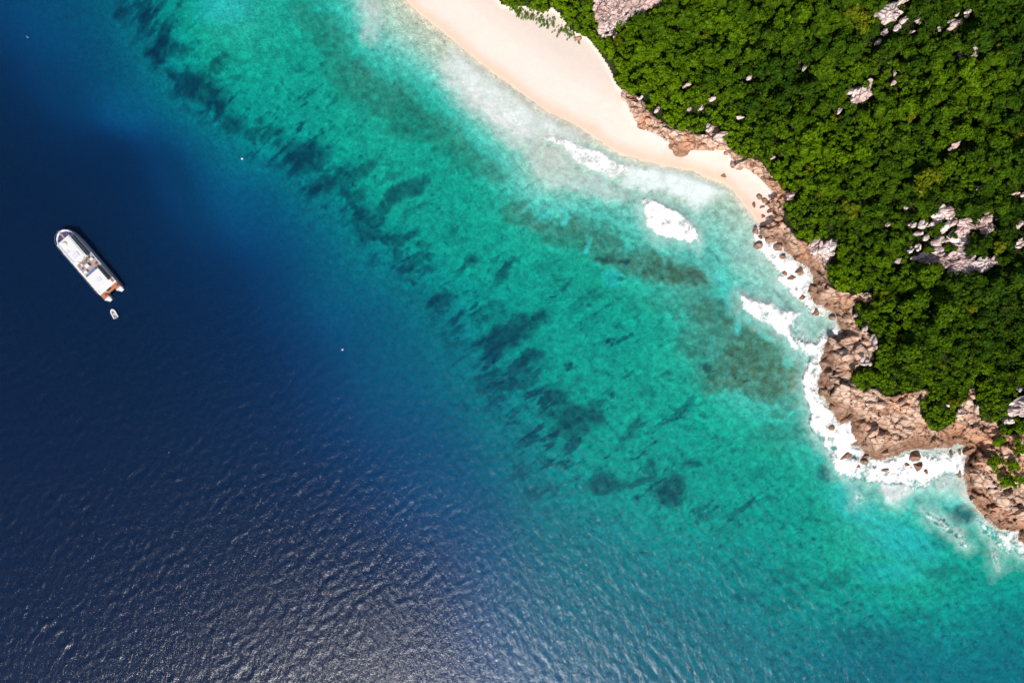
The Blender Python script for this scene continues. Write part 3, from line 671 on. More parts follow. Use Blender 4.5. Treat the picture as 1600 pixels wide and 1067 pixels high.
# ------------------------------------------------------------------ rocks
def ico(sub):
    t = (1 + 5 ** .5) / 2
    V = [(-1, t, 0), (1, t, 0), (-1, -t, 0), (1, -t, 0), (0, -1, t), (0, 1, t), (0, -1, -t), (0, 1, -t), (t, 0, -1), (t, 0, 1), (-t, 0, -1), (-t, 0, 1)]
    F = [(0, 11, 5), (0, 5, 1), (0, 1, 7), (0, 7, 10), (0, 10, 11), (1, 5, 9), (5, 11, 4), (11, 10, 2), (10, 7, 6), (7, 1, 8), (3, 9, 4), (3, 4, 2), (3, 2, 6), (3, 6, 8), (3, 8, 9), (4, 9, 5), (2, 4, 11), (6, 2, 10), (8, 6, 7), (9, 8, 1)]
    V = [Vector(v).normalized() for v in V]
    for _ in range(sub):
        cache = {}; G = []
        def mid(a, b):
            k = (min(a, b), max(a, b))
            if k not in cache:
                cache[k] = len(V); V.append(((V[a] + V[b]) / 2).normalized())
            return cache[k]
        for a, b, c in F:
            x, y, z = mid(a, b), mid(b, c), mid(c, a)
            G += [(a, x, z), (b, y, x), (c, z, y), (x, y, z)]
        F = G
    return np.array([tuple(v) for v in V]), np.array(F)
ICO2, ICO3 = ico(2), ico(3)
def rock_np(base, seed, cuts=11):
    """a faceted boulder of unit radius"""
    r = np.random.default_rng(seed); V = base[0].copy()
    for _ in range(cuts):
        n = r.normal(size=3); n[2] = abs(n[2]) * .9 + .05; n /= np.linalg.norm(n)
        d = r.uniform(.42, .84); s = V @ n
        V = V - np.maximum(s - d, 0)[:, None] * n * .93
    V = V + base[0] * (.07 * fbm(V[:, 0] * 2.2 + seed, V[:, 1] * 2.2 + V[:, 2], seed, 3))[:, None]
    return V, base[1]
ROCKV = [rock_np(ICO3, s) for s in range(10)]
BOULD = [mesh_np('boulder', v, f, M_SHORE, smooth=False) for v, f in (rock_np(ICO3, 40 + s) for s in range(12))]

def outcrop(label, cells, cat='rock', lift=0.0):
    """cells: (u, v, radius in metres, squash); one connected mass of rock"""
    cu_ = sum(c[0] for c in cells) / len(cells); cv_ = sum(c[1] for c in cells) / len(cells)
    VV, FF, n = [], [], 0
    strike = random.uniform(.3, 1.2)
    ox, oy, oz = at(cu_, cv_, 2.0)
    for i, (a, b, r, sq) in enumerate(cells):
        vv, ff = ROCKV[random.randrange(10)]
        x, y, z = at(a, b, 2.4)
        M = Matrix.Rotation(strike + random.gauss(0, .35), 3, 'Z') @ Matrix.Rotation(random.gauss(.25, .2), 3, 'X') @ Matrix.Diagonal((random.uniform(1.0, 1.9), random.uniform(.55, .95), sq))
        q = (vv * r) @ np.array(M).T
        q = q + np.array([x - ox, y - oy, z + random.uniform(.5, 1.9) + lift - oz]); q[:, 2] = q[:, 2] + 0.0
        VV.append(q); FF.append(ff + n); n += len(q)
    me = mesh_np('rock_outcrop', np.concatenate(VV), np.concatenate(FF), M_OUT, smooth=False)
    o = obj('rock_outcrop', me, label=label, category=cat, group='rocks showing among the trees')
    o.location = (ox, oy, oz)
    return o
for lab, pl in OUT_POLY:
    P = np.array(pl); cells = []
    area = abs(sum(P[i][0] * P[(i + 1) % len(P)][1] - P[(i + 1) % len(P)][0] * P[i][1] for i in range(len(P)))) / 2
    tries = 0
    want = max(8, int(area / 17))
    while len(cells) < want and tries < 9000:
        tries += 1
        a, b = random.uniform(P[:, 0].min(), P[:, 0].max()), random.uniform(P[:, 1].min(), P[:, 1].max())
        if sdf(pl, np.array([a]), np.array([b]))[0] > 1.6: cells.append((a, b, random.choice([.5, .6, .8, 1.0, 1.4]) * random.uniform(.85, 1.2), random.uniform(.6, 1.1)))
    outcrop(lab, cells, 'rock outcrop')
for (a, b, ru, rv, lab) in OUT_ELL:
    cells = []; k = max(2, int(ru * rv / 13))
    for i in range(k):
        t_, rr = random.uniform(0, 6.28), random.random() ** .5 * (.72 if k > 4 else .45)
        cells.append((a + math.cos(t_) * ru * rr, b + math.sin(t_) * rv * rr, max(.35, min(ru, rv) * MPP * random.uniform(.45, .75) if k > 2 else min(ru, rv) * MPP * .9), random.uniform(.8, 1.2)))
    outcrop(lab, cells, lift=1.3)

# ------------------------------------------------------------------ labels from what a thing stands beside
LM = [(960, 30, 'the tall grey rock face'), (1387, 25, 'the top white rock cluster'), (1495, 38, 'the upright pale rock'), (1527, 80, 'the forked pink rock'),
      (1346, 147, 'the lone broad white rock'), (1495, 228, 'the orange tinted rock'), (1476, 330, 'the bare patch slab'), (1505, 410, 'the winding pink outcrop'), (1435, 352, 'the row of three boulders'),
      (1258, 106, 'the solitary small white stone'), (1290, 390, 'the knobbly grey outcrop'), (1355, 464, 'the forest rock finger'), (1352, 565, 'the long leaning white rock'),
      (1460, 640, 'the lowest forest tongue'), (1597, 636, 'the big square pink rock'), (1064, 233, 'the dark beach boulder'), (1122, 208, 'the bright white rock'), (1234, 305, 'the mauve white ledge'),
      (1200, 330, 'the beach-end cobbles'), (1260, 430, 'the upper surf boulders'), (1300, 540, 'the long dark ledges'), (1300, 600, 'the brown buttress'), (1400, 650, 'the pale terraced rocks'),
      (1430, 715, 'the lower surf boulders'), (1500, 700, 'the white water notch'), (1560, 780, 'the lower right cliff'), (940, 90, 'the narrow upper beach'), (1150, 181, 'the yellowish bush'), (1598, 380, 'the pale rock strip'), (1580, 740, 'the cliff scrub')]
def where(u, v):
    d, n, lu, lv = min((math.hypot(u - a, v - b), c, a, b) for a, b, c in LM)
    if d < 14: return 'beside ' + n
    if abs(u - lu) > abs(v - lv): return ('right of ' if u > lu else 'left of ') + n
    return ('below ' if v > lv else 'above ') + n
ORD = ['', 'second ', 'third ', 'fourth ', 'fifth ', 'sixth ', 'seventh ', 'eighth ', 'ninth ', 'tenth ', 'eleventh ', 'twelfth ']
def settle(items):
    """items: (object, base label, u); same base labels are told apart by their order from the left"""
    by = {}
    for o, l, uu, vv in items: by.setdefault(l, []).append((uu, vv, o))
    for l, L in by.items():
        if len(L) == 1: L[0][2]['label'] = l; continue
        L.sort(key=lambda q: q[0])
        for i, (uu, vv, o) in enumerate(L):
            o['label'] = l + (', leftmost' if i == 0 else ', %sfrom left' % ORD[i] if i < 12 else ', far right')

# ------------------------------------------------------------------ boulders
rocks = []
def boulder(u, v, ru, rv, label=None, z=None, hgt=None, rot=None, group='boulders on the rocky shore', sink=.25):
    o = obj('boulder', BOULD[random.randrange(12)], category='boulder', group=group)
    zz = max(bilin(Z, u, v), 0.0) if z is None else z
    h = hgt or min(ru, rv) * MPP * random.uniform(.75, 1.05)
    x, y = project(u, v, zz + h * .5)
    o.location = (x, y, zz + h * (.5 - sink))
    o.scale = (ru * MPP * 1.02, rv * MPP * 1.02, h)
    o.rotation_euler = (random.uniform(-.2, .2), random.uniform(-.2, .2), (random.uniform(-.3, .3) if rot is None else math.radians(rot)))
    if label: o['label'] = label
    else: rocks.append((o, u, v, ru, rv))
    return o
NAMED = [
 (1064, 233, 14, 12, 'large dark round boulder standing on the sand below the beach rocks', 0), (1147, 254, 6, 10, 'narrow dark boulder on the sand below the reddish bank', 0), (1131, 275, 5, 3, 'small flat brown stone alone on the wet sand', 0),
 (1187, 307, 5, 5, 'small round dark stone on the sand, upper of two by the cobbles', 0), (1178, 319, 3, 6, 'small upright dark stone at the edge of the wash', 0), (1184, 383, 8, 7, 'round brown boulder alone in white foam off the cobbles', 0),
 (1182, 362, 5, 8, 'slanting mauve boulder at the foam edge above the round brown boulder', 20), (1224, 402, 6, 5, 'small grey boulder in foam beside the upper shore ledge', 0), (1251, 424, 9, 6, 'larger dark boulder in the upper surf near the ledge', -10),
 (1227, 427, 5, 4, 'small dark boulder in the upper surf, left of a flat one', 0), (1237, 434, 10, 4, 'flat elongated dark boulder in the upper surf', 0), (1254, 465, 7, 4, 'low brown boulder at the lower end of the upper surf', 0), (1276, 488, 7, 6, 'olive brown boulder ringed by foam in the small cove', 0),
 (1302, 497, 6, 6, 'dark boulder at the head of the small cove', 0), (1429, 714, 10, 9, 'largest brown boulder in the lower surf', 0), (1436, 729, 9, 8, 'brown boulder just below the largest one in the lower surf', -50), (1447, 736, 4, 5, 'small dark boulder at the right tail of the lower surf trio', 0),
 (1417, 726, 4, 4, 'small dark boulder left of the largest one in the lower surf', 0), (1384, 734, 9, 3, 'flat dark rock awash alone in the middle of lower surf', 5), (1352, 722, 7, 7, 'brown pointed boulder in foam under the brown cliff', 0), (1342, 729, 5, 3, 'small dark rock touching the brown pointed boulder', 0),
 (1324, 713, 12, 5, 'long slanting brown rock at the tip of the point', 25), (1301, 669, 6, 5, 'small dark boulder in foam left of the deep inlet', 0), (1486, 706, 3, 7, 'narrow dark rock in the notch of white water', 0), (1500, 707, 3, 6, 'narrow dark rock at the right side of the white notch', 0),
 (1218, 386, 9, 8, 'mauve boulder jutting into the foam from the upper shore ledge', 0), (1205, 372, 9, 6, 'grey brown boulder at the foot of the cobbles', 0), (1284, 612, 5, 8, 'dark boulder at the foot of the brown buttress', 0),
 (1112, 232, 7, 5, 'brown boulder at the right end of the beach rocks', 0), (903, 60, 6, 4, 'small red stone at the upper end of the forest edge', 0), (1598, 840, 6, 9, 'dark boulder cut by the right edge in the last foam', 0),
 (1500, 741, 4, 6, 'small dark boulder under the lower right cliff', 0)]
for (a, b, ru, rv, lab, ro) in NAMED:
    boulder(a, b, ru, rv, lab, rot=ro, group='boulders in the surf and on the sand', sink=.15)
# beach rocks strip
strip = [(975, 150), (984, 158), (990, 172), (999, 182), (1003, 195), (1012, 187), (1016, 200), (1026, 203), (1034, 209), (1034, 196), (1042, 204), (1044, 214), (1054, 207), (1052, 219), (1063, 214), (1072, 211), (1074, 222), (1084, 216), (1083, 226),
         (1092, 221), (1098, 229), (1104, 222), (1100, 214), (1111, 218), (1078, 232), (1120, 222), (1128, 230), (1137, 238), (1023, 193), (992, 160), (1050, 228), (1010, 175)]
for (a, b) in strip:
    boulder(a + random.uniform(-2, 2), b + random.uniform(-2, 2), random.uniform(5, 9), random.uniform(4, 7), group='rocks between the beach and the scrub')
# cobbles at the end of the beach
for i in range(34):
    a = random.gauss(1205, 7); b = random.uniform(308, 372)
    boulder(a, b, random.uniform(2.2, 5), random.uniform(2, 4.5), group='cobbles at the end of the beach')
# boulders and blocks over the bedrock shore
placed = []; tries = 0
RB = [(1150, 240), (1192, 257), (1240, 300)]
while len(placed) < 110 and tries < 60000:
    tries += 1
    a, b = random.uniform(1150, 1610), random.uniform(245, 850)
    dl, dfo, dsn = bilin(DL, a, b), bilin(DF, a, b), bilin(DS, a, b)
    if dl < 1 or dfo > 0 or dsn > -2: continue
    r = random.choice([4, 5.5, 7, 9, 11]) * random.uniform(.8, 1.2)
    if any(math.hypot(a - x, b - y) < (r + q) * .62 for x, y, q in placed): continue
    placed.append((a, b, r))
    boulder(a, b, r * random.uniform(1, 1.5), r * random.uniform(.65, 1), rot=random.choice([35, 20, -50, 5, 50]) + random.uniform(-15, 15), sink=.35)
items = []
for o, a, b, ru, rv in rocks:
    s = max(ru, rv); size = 'small' if s < 5 else 'mid-sized' if s < 8.5 else 'big'
    shp = 'long' if max(ru, rv) / min(ru, rv) > 1.6 else 'rounded' if max(ru, rv) / min(ru, rv) < 1.2 else 'blocky'
    wet = 'dark wet' if bilin(DL, a, b) < 7 and bilin(DS, a, b) < 0 else 'pink brown'
    items.append((o, '%s %s %s boulder %s' % (size, wet, shp, where(a, b)), a, b))
settle(items)

# ------------------------------------------------------------------ vegetation
def crown_np(seed, nleaf, flat=.62, size=.2):
    """a crown of unit radius: clumps of leaf faces round a broken dome"""
    r = np.random.default_rng(seed)
    nc = r.integers(15, 24); lob = r.uniform(0, 6.28, 3)
    cl = []
    for i in range(nc):
        a = r.uniform(0, 6.283); q = r.random() ** .5 * (.72 + .22 * math.sin(2 * a + lob[0]) + .12 * math.sin(3 * a + lob[1])); s = r.uniform(.16, .36)
        cl.append((math.cos(a) * q, math.sin(a) * q, flat * (1 - q * q) * r.uniform(.25, 1.15), s))
    cl = np.array(cl)
    w_ = cl[:, 3] ** 2; pick = r.choice(nc, nleaf, p=w_ / w_.sum())
    d = r.normal(size=(nleaf, 3)); d[:, 2] = np.abs(d[:, 2]) * 1.1 - .25; d /= np.linalg.norm(d, axis=1)[:, None]
    P = cl[pick, :3] + d * cl[pick, 3:4] * r.uniform(.6, 1.25, (nleaf, 1)) * np.array([1, 1, .8])
    n = d + r.normal(size=(nleaf, 3)) * .45 + np.array([0, 0, .35]); n /= np.linalg.norm(n, axis=1)[:, None]
    a = np.cross(n, r.normal(size=(nleaf, 3))); a /= np.linalg.norm(a, axis=1)[:, None]; b = np.cross(n, a)
    s = (size * r.uniform(.55, 1.2, nleaf))[:, None]
    V = np.stack([P - a * s, P - b * s * .55 + n * s * .12, P + a * s, P + b * s * .55 + n * s * .12], 1).reshape(-1, 3)
    F = np.arange(nleaf * 4).reshape(-1, 4)
    L = np.repeat(np.clip(r.normal(.5, .22, nleaf) + .18 * (P[:, 2] / flat - .5), 0, 1), 4)  # leaf tone: random, and lighter towards the crown top
    return V, F, L
def core_np(seed, flat=.62):
    V, F = ICO2; V = V * (.58 + .16 * fbm(V[:, 0] * 2 + seed, V[:, 1] * 2 + V[:, 2] * 2, seed, 2))[:, None]
    V = V * np.array([1, 1, flat * .8]) + np.array([0, 0, .08])
    return V, F
CROWNS = []
for s in range(9):
    V1, F1, L1 = crown_np(100 + s, 760, size=.15)
    V2, F2 = core_np(s)
    me = bpy.data.meshes.new('crown')
    VV = np.concatenate([V1, V2]).astype(np.float32)
    me.vertices.add(len(VV)); me.vertices.foreach_set('co', VV.ravel())
    li = np.concatenate([F1.ravel(), F2.ravel() + len(V1)]).astype(np.int32)
    me.loops.add(len(li)); me.loops.foreach_set('vertex_index', li)
    ls = np.concatenate([np.arange(0, F1.size, 4), F1.size + np.arange(0, F2.size, 3)]).astype(np.int32)
    me.polygons.add(len(ls)); me.polygons.foreach_set('loop_start', ls); me.update(calc_edges=True)
    a_ = me.attributes.new('leaftone', 'FLOAT', 'POINT'); a_.data.foreach_set('value', np.concatenate([L1, np.zeros(len(V2))]).astype(np.float32))
    me.materials.append(M_LEAF)
    CROWNS.append(me)
def trunk_np(seed):
    r = random.Random(seed); VV, FF = [], []
    def tube(p0, p1, r0, r1):
        k = 6; d = (p1 - p0).normalized(); a = d.orthogonal().normalized(); b = d.cross(a); n = len(VV)
        for p, rr in ((p0, r0), (p1, r1)):
            for i in range(k):
                q = p + (a * math.cos(i * 6.2832 / k) + b * math.sin(i * 6.2832 / k)) * rr; VV.append(tuple(q))
        for i in range(k): FF.append((n + i, n + (i + 1) % k, n + k + (i + 1) % k, n + k + i))
    top = Vector((r.uniform(-.06, .06), r.uniform(-.06, .06), -.15)); tube(Vector((0, 0, -1.5)), top, .09, .055)
    for i in range(5):
        a = i * 1.256 + r.uniform(-.3, .3); e = top + Vector((math.cos(a) * .5, math.sin(a) * .5, r.uniform(.25, .5))); tube(top - Vector((0, 0, .2)), e, .045, .015)
    return mesh_np('trunk', np.array(VV), np.array(FF), M_BARK)
TRUNKS = [trunk_np(s) for s in range(4)]

# rocks keep their clearings
def clear_at(u, v, r):
    for (a, b, ru, rv, _) in OUT_ELL:
        if math.hypot((u - a) / (ru + r * .8), (v - 3 - b) / (rv + r * .95)) < 1: return False
    for _, pl in OUT_POLY:
        P = POLYBB[id(pl)]
        if P[0] - r < u < P[1] + r and P[2] - r < v < P[3] + r and sdf(pl, np.array([u]), np.array([v]))[0] > -r * .62: return False
    return True
POLYBB = {id(pl): (min(p[0] for p in pl), max(p[0] for p in pl), min(p[1] for p in pl), max(p[1] for p in pl)) for _, pl in OUT_POLY}

def green_at(u, v):
    """leaf colour by kind of bush: yellow-green coastal scrub, deep green forest"""
    df = bilin(DF, u, v)
    n = float(fbm(np.array([u / 55.]), np.array([v / 55.]), 71, 3)[0]); n2 = random.gauss(0, .20)
    n3 = float(fbm(np.array([u / 130.]), np.array([v / 130.]), 171, 3)[0])
    k = math.exp(-max(df, 0) / 65.) * .68 + .28 * n + .40 * n3 + n2 * .6 + .30
    k -= .35 * max(0, min(1, (u - 1350) / 250)) * max(0, min(1, (700 - v) / 400))
    k = max(0, min(1.15, k))
    lo, hi = (.030, .074, .004), (.118, .215, .003)
    c = [lo[i] + (hi[i] - lo[i]) * k for i in range(3)]
    if random.random() < .025: c = [.127, .158, .006]
    return c, k

trees = []
cellsz = 24; buckets = {}
def try_place(u, v, r, f=.74):
    if bilin(DF, u, v) < r * .45: return False
    cx, cy = int(u // cellsz), int(v // cellsz)
    for i in range(cx - 2, cx + 3):
        for j in range(cy - 2, cy + 3):
            for (a, b, q) in buckets.get((i, j), ()):
                if (a - u) ** 2 + (b - v) ** 2 < ((r + q) * f) ** 2: return False
    if not clear_at(u, v, r): return False
    buckets.setdefault((cx, cy), []).append((u, v, r)); trees.append((u, v, r)); return True
for (rmin, rmax, n, f) in ((15, 21, 1100, .76), (9.5, 14, 9000, .66), (6, 9, 17000, .60), (3.5, 6, 16000, .60)):
    for _ in range(n):
        u_, v_ = random.uniform(700, 1690), random.uniform(-90, 780)
        if bilin(DF, u_, v_) < 0: continue
        r_ = random.uniform(rmin, rmax)
        if bilin(DF, u_, v_) < 45: r_ = min(r_, random.uniform(5, 11))
        try_place(u_, v_, r_, f)
for (a, b, ru, rv) in GREEN_PATCHES:
    for _ in range(12):
        t_, q = random.uniform(0, 6.28), random.random() ** .5
        trees.append((a + math.cos(t_) * ru * q, b + math.sin(t_) * rv * q, random.uniform(3.5, 6)))
# sparse scrub on the sand at the upper end of the beach
scrub = []
for _ in range(150):
    a = random.uniform(792, 905); b = 12 + (a - 800) * .43 + random.gauss(0, 5)
    scrub.append((a, b, random.uniform(1.1, 3.4)))
trees.sort(key=lambda q: -q[2] if (-5 < q[0] < 1610 and -8 < q[1] < 1075) else 0)
big, small_ = trees[:298], trees[298:]
print('trees', len(trees), 'small', len(small_))
items = []
for (a, b, r_) in big:
    c, k = green_at(a, b)
    rm = r_ * MPP; ht = rm * random.uniform(.95, 1.3) + .8
    zg = bilin(Z, a, b); x, y = project(a, b, zg + ht + rm * .5)
    e = obj('tree', None, category='tree', group='trees of the coastal forest')
    e.location = (x, y, zg)
    cr = obj('crown', CROWNS[random.randrange(9)], e)
    cr.location = (0, 0, ht); cr.scale = (rm, rm * random.uniform(.85, 1.1), rm * random.uniform(.85, 1.25)); cr.rotation_euler = (0, 0, random.uniform(0, 6.28))
    cr.color = (*c, 1)
    tk = obj('trunk', TRUNKS[random.randrange(4)], e); tk.location = (0, 0, ht); tk.scale = (rm, rm, max(ht / 1.5 + .2, .8)); tk.rotation_euler = (0, 0, random.uniform(0, 6.28))
    sz = 'broad' if r_ > 15.5 else 'full' if r_ > 12 else 'compact'
    cn = 'bright yellow-green' if k > .78 else 'mid green' if k > .42 else 'deep green'
    if c[0] > .125 and c[1] < .16: cn = 'yellowish'
    items.append((e, '%s %s tree %s' % (sz, cn, where(a, b)), a, b))
settle(items)

# the rest of the canopy, joined
def mass(name, spots, nleaf, label, lift, size):
    VV, FF, LL, CC, n = [], [], [], [], 0
    T = [crown_np(300 + s, nleaf, .62, size) for s in range(6)]
    T2 = [core_np(60 + s) for s in range(6)]
    VT, FT = [], []
    for (a, b, r_) in spots:
        c, k = green_at(a, b)
        rm = r_ * MPP; ht = (rm * random.uniform(.9, 1.4) + .5) * lift + .3
        zg = max(bilin(Z, a, b), 0); x, y = project(a, b, zg + ht + rm * .4)
        i = random.randrange(6); th = random.uniform(0, 6.28); cs, sn = math.cos(th), math.sin(th)
        R = np.array([[cs, -sn, 0], [sn, cs, 0], [0, 0, random.uniform(.9, 1.3)]]) * rm
        vv, ff, ll = T[i]
        VV.append(vv @ R.T + np.array([x, y, zg + ht])); FF.append(ff + n); LL.append(ll); CC.append(np.broadcast_to(np.array(c), (len(vv), 3))); n += len(vv)
        v2, f2 = T2[i]
        v2 = v2 @ R.T + np.array([x, y, zg + ht]); q = np.concatenate([f2, f2[:, 2:3]], 1)
        VT.append((v2, f2, c))
    me = mesh_np(name, np.concatenate(VV), np.concatenate(FF), M_LEAFS, {'leaftone': ('FLOAT', np.concatenate(LL)), 'Tint': ('FLOAT_COLOR', np.concatenate(CC))}, smooth=False)
    o = obj(name, me, kind='stuff', label=label)
    return o
mass('forest_canopy', small_, 150, 'dense mass of smaller tree and bush crowns filling the forest between the large trees', 1.0, .26)
mass('beach_scrub', scrub, 40, 'sparse low green scrub creeping over the pale sand at the top of the beach', .3, .34)
# undergrowth
ug = []
while len(ug) < 14000:
    a, b = random.uniform(700, 1690), random.uniform(-90, 780)
    if bilin(DF, a, b) > 3: ug.append((a, b))
ug = np.array(ug); r = np.random.default_rng(5)
VV = []; n_per = 6
zz = np.array([max(bilin(Z, a, b), 0) for a, b in ug]); xs, ys = project(ug[:, 0], ug[:, 1], zz)
P = np.repeat(np.stack([xs, ys, zz + .3 + 1.3 * r.random(len(xs)) ** 1.5], 1), n_per, 0) + r.normal(size=(len(ug) * n_per, 3)) * np.array([.55, .55, .18])
nn_ = r.normal(size=P.shape) * .5 + np.array([0, 0, 1]); nn_ /= np.linalg.norm(nn_, axis=1)[:, None]
A = np.cross(nn_, r.normal(size=P.shape)); A /= np.linalg.norm(A, axis=1)[:, None]; B = np.cross(nn_, A); s_ = r.uniform(.2, .42, (len(P), 1))
VV = np.stack([P - A * s_, P - B * s_ * .6, P + A * s_, P + B * s_ * .6], 1).reshape(-1, 3)
tint = np.repeat(np.stack([.02 + .03 * r.random(len(P)), .05 + .05 * r.random(len(P)), np.full(len(P), .006)], 1), 4, 0)
obj('undergrowth', mesh_np('undergrowth', VV, np.arange(len(VV)).reshape(-1, 4), M_LEAFS, {'leaftone': ('FLOAT', np.repeat(r.random(len(P)), 4)), 'Tint': ('FLOAT_COLOR', tint)}, smooth=False),
    kind='stuff', label='low leafy undergrowth covering the forest floor')

# ------------------------------------------------------------------ the boat
M_WHITE = plain('white_gelcoat', (.66, .65, .67), .35, .5, .05)
M_ROOF = plain('white_roof', (.60, .60, .59), .5, .4, .06)
M_TEAK = plain('teak_deck', (.26, .15, .11), .7, .3, .35)
M_GREYD = plain('grey_brown_deck', (.30, .25, .24), .7, .3, .4)
M_NET = plain('dark_net', (.07, .05, .12), .8, .2, .5)
M_ORANGE = plain('orange_deck', (.40, .14, .06), .6, .3, .35)
M_GLASS = plain('dark_glass', (.02, .025, .035), .12, .6, .1)
M_STEEL = plain('steel', (.5, .5, .52), .3, .5, .1, .6)
M_CREAM = plain('cream_dome', (.62, .57, .50), .5, .3, .15)
M_LILAC = plain('lilac_hatch', (.55, .53, .62), .35, .4, .1)
M_RED = plain('red_crate', (.45, .06, .03), .6, .3, .2)
M_FEND = plain('pink_fender', (.62, .22, .38), .5, .3, .1)
M_BLUE = plain('blue_canvas', (.10, .14, .32), .7, .2, .2)

class MB:
    def __init__(s): s.V = []; s.F = []
    def prism(s, pts, z0, z1, inset=0.0):
        """pts: outline counter-clockwise in (x, y); top slightly inset for a rounded edge"""
        n = len(pts); k = len(s.V)
        cx = sum(p[0] for p in pts) / n; cy = sum(p[1] for p in pts) / n
        e = min(.12, (z1 - z0) * .4)
        def ins(d): return [(cx + (p[0] - cx) * (1 - d / max(math.hypot(p[0] - cx, p[1] - cy), .01)), cy + (p[1] - cy) * (1 - d / max(math.hypot(p[0] - cx, p[1] - cy), .01))) for p in pts]
        for z, q in ((z0, pts), (z1 - e, pts), (z1, ins(e + inset))): s.V += [(a, b, z) for a, b in q]
        for l in range(2):
            for i in range(n): s.F.append((k + l * n + i, k + l * n + (i + 1) % n, k + (l + 1) * n + (i + 1) % n, k + (l + 1) * n + i))
        s.F.append(tuple(k + 2 * n + i for i in range(n))); s.F.append(tuple(k + i for i in range(n))[::-1]); return s
    def box(s, x0, x1, y0, y1, z0, z1, inset=0.0): return s.prism([(x0, y0), (x1, y0), (x1, y1), (x0, y1)], z0, z1, inset)
    def tube(s, p0, p1, r, k=6):
        p0, p1 = Vector(p0), Vector(p1); d = (p1 - p0).normalized(); a = d.orthogonal().normalized(); b = d.cross(a); n = len(s.V)
        for p in (p0, p1):
            for i in range(k): s.V.append(tuple(p + (a * math.cos(i * 6.2832 / k) + b * math.sin(i * 6.2832 / k)) * r))
        for i in range(k): s.F.append((n + i, n + (i + 1) % k, n + k + (i + 1) % k, n + k + i))
        s.F.append(tuple(n + i for i in range(k))[::-1]); s.F.append(tuple(n + k + i for i in range(k))); return s
    def dome(s, x, y, z, r, h, k=14, rings=4):
        n = len(s.V)
        for j in range(rings + 1):
            t_ = j / rings * math.pi / 2
            for i in range(k): s.V.append((x + math.cos(i * 6.2832 / k) * r * math.cos(t_), y + math.sin(i * 6.2832 / k) * r * math.cos(t_), z + h * math.sin(t_)))
        for j in range(rings):
            for i in range(k): s.F.append((n + j * k + i, n + j * k + (i + 1) % k, n + (j + 1) * k + (i + 1) % k, n + (j + 1) * k + i))
        s.F.append(tuple(n + rings * k + i for i in range(k))); return s
    def build(s, name, mat, parent=None, smooth=False, **pr):
        me = bpy.data.meshes.new(name); me.from_pydata(s.V, [], s.F); me.materials.append(mat); me.update()
        o = obj(name, me, parent, **pr)
        return o
bx_, by_ = project(135, 411, 1.8)
boat = obj('catamaran', None, category='boat', label='white catamaran cruise boat with orange stern decks lying on navy water')
boat.location = (bx_, by_, 0); boat.rotation_euler = (0, 0, math.radians(130.8)); boat.scale = (1.05, 1.02, 1)
def hull_outline(y0, y1, stern, bow):
    ym = (y0 + y1) / 2; w2 = (y1 - y0) / 2
    return [(stern, y0 + .15), (stern + 6, y0), (bow - 5, y0), (bow - 2, ym - w2 * .7), (bow - .5, ym - w2 * .25), (bow, ym), (bow - .5, ym + w2 * .25), (bow - 2, ym + w2 * .7), (bow - 5, y1), (stern + 6, y1), (stern, y1 - .15)]
for sgn in (-1, 1):
    y0, y1 = (1.35, 3.35) if sgn > 0 else (-3.35, -1.35)
    h_ = MB().prism(hull_outline(y0, y1, -12.0, 11.2), -.9, 1.7).build('hull', M_WHITE, boat)
    st = MB().box(-12.35, -11.95, y0 + .35, y1 - .35, .5, .9).box(-12.6, -12.3, y0 + .45, y1 - .45, .15, .5).build('boarding_step', M_WHITE, h_)
# bridge deck with a blunt rounded bow
dk = MB().prism([(-9.8, -3.30), (6.5, -3.35), (9.4, -3.1), (11.0, -2.4), (12.0, -1.2), (12.3, 0), (12.0, 1.2), (11.0, 2.4), (9.4, 3.1), (6.5, 3.35), (-9.8, 3.30)], 1.15, 1.95).build('main_deck', M_WHITE, boat)
MB().box(1.4, 8.9, -3.05, -2.42, 1.95, 2.0).build('side_deck', M_TEAK, boat)
MB().box(-9.2, 8.2, 2.62, 3.0, 1.95, 2.0).build('side_deck', M_CREAM, boat)
MB().box(-3.9, 1.3, -3.05, 2.6, 1.95, 2.01).build('mid_deck', M_GREYD, boat)
MB().box(-9.4, -4.0, -3.05, -2.2, 1.95, 2.0).build('side_deck', M_TEAK, boat)
for sgn in (-1, 1):
    MB().prism([(9.4, .35 * sgn), (11.5, .35 * sgn), (11.0, 1.5 * sgn), (10.0, 2.5 * sgn), (9.4, 2.6 * sgn)][::sgn], 1.95, 2.02).build('trampoline_net', M_NET, boat)
MB().box(9.2, 11.8, -.28, .28, 1.95, 2.15).build('bow_walkway', M_GREYD, boat)
for (x, y) in ((10.2, -1.5), (10.7, 1.3), (9.8, 1.9)): MB().dome(x, y, 2.0, .28, .35, 8).build('bean_bag', M_BLUE, boat)
cab = MB().box(.9, 8.7, -2.15, 2.45, 1.95, 3.6, .25).build('forward_cabin', M_WHITE, boat)
MB().box(8.68, 8.76, -1.9, 2.2, 2.6, 3.3).build('window', M_GLASS, cab)
for sgn, yy in ((-1, -2.2), (1, 2.42)):
    for i in range(4): MB().box(1.4 + i * 1.8, 2.8 + i * 1.8, yy, yy + .08, 2.6, 3.25).build('window', M_GLASS, cab)
rf = MB().box(.6, 8.8, -2.3, 2.55, 3.6, 3.78, .05).build('forward_roof', M_ROOF, boat)
MB().dome(7.4, .5, 3.78, .85, .45).build('radar_dome', M_CREAM, rf)
MB().box(2.0, 3.6, -.9, 1.1, 3.78, 3.9).build('roof_hatch', M_LILAC, rf)
MB().box(4.6, 5.6, .9, 1.9, 3.78, 3.86).build('solar_panel', M_LILAC, rf)
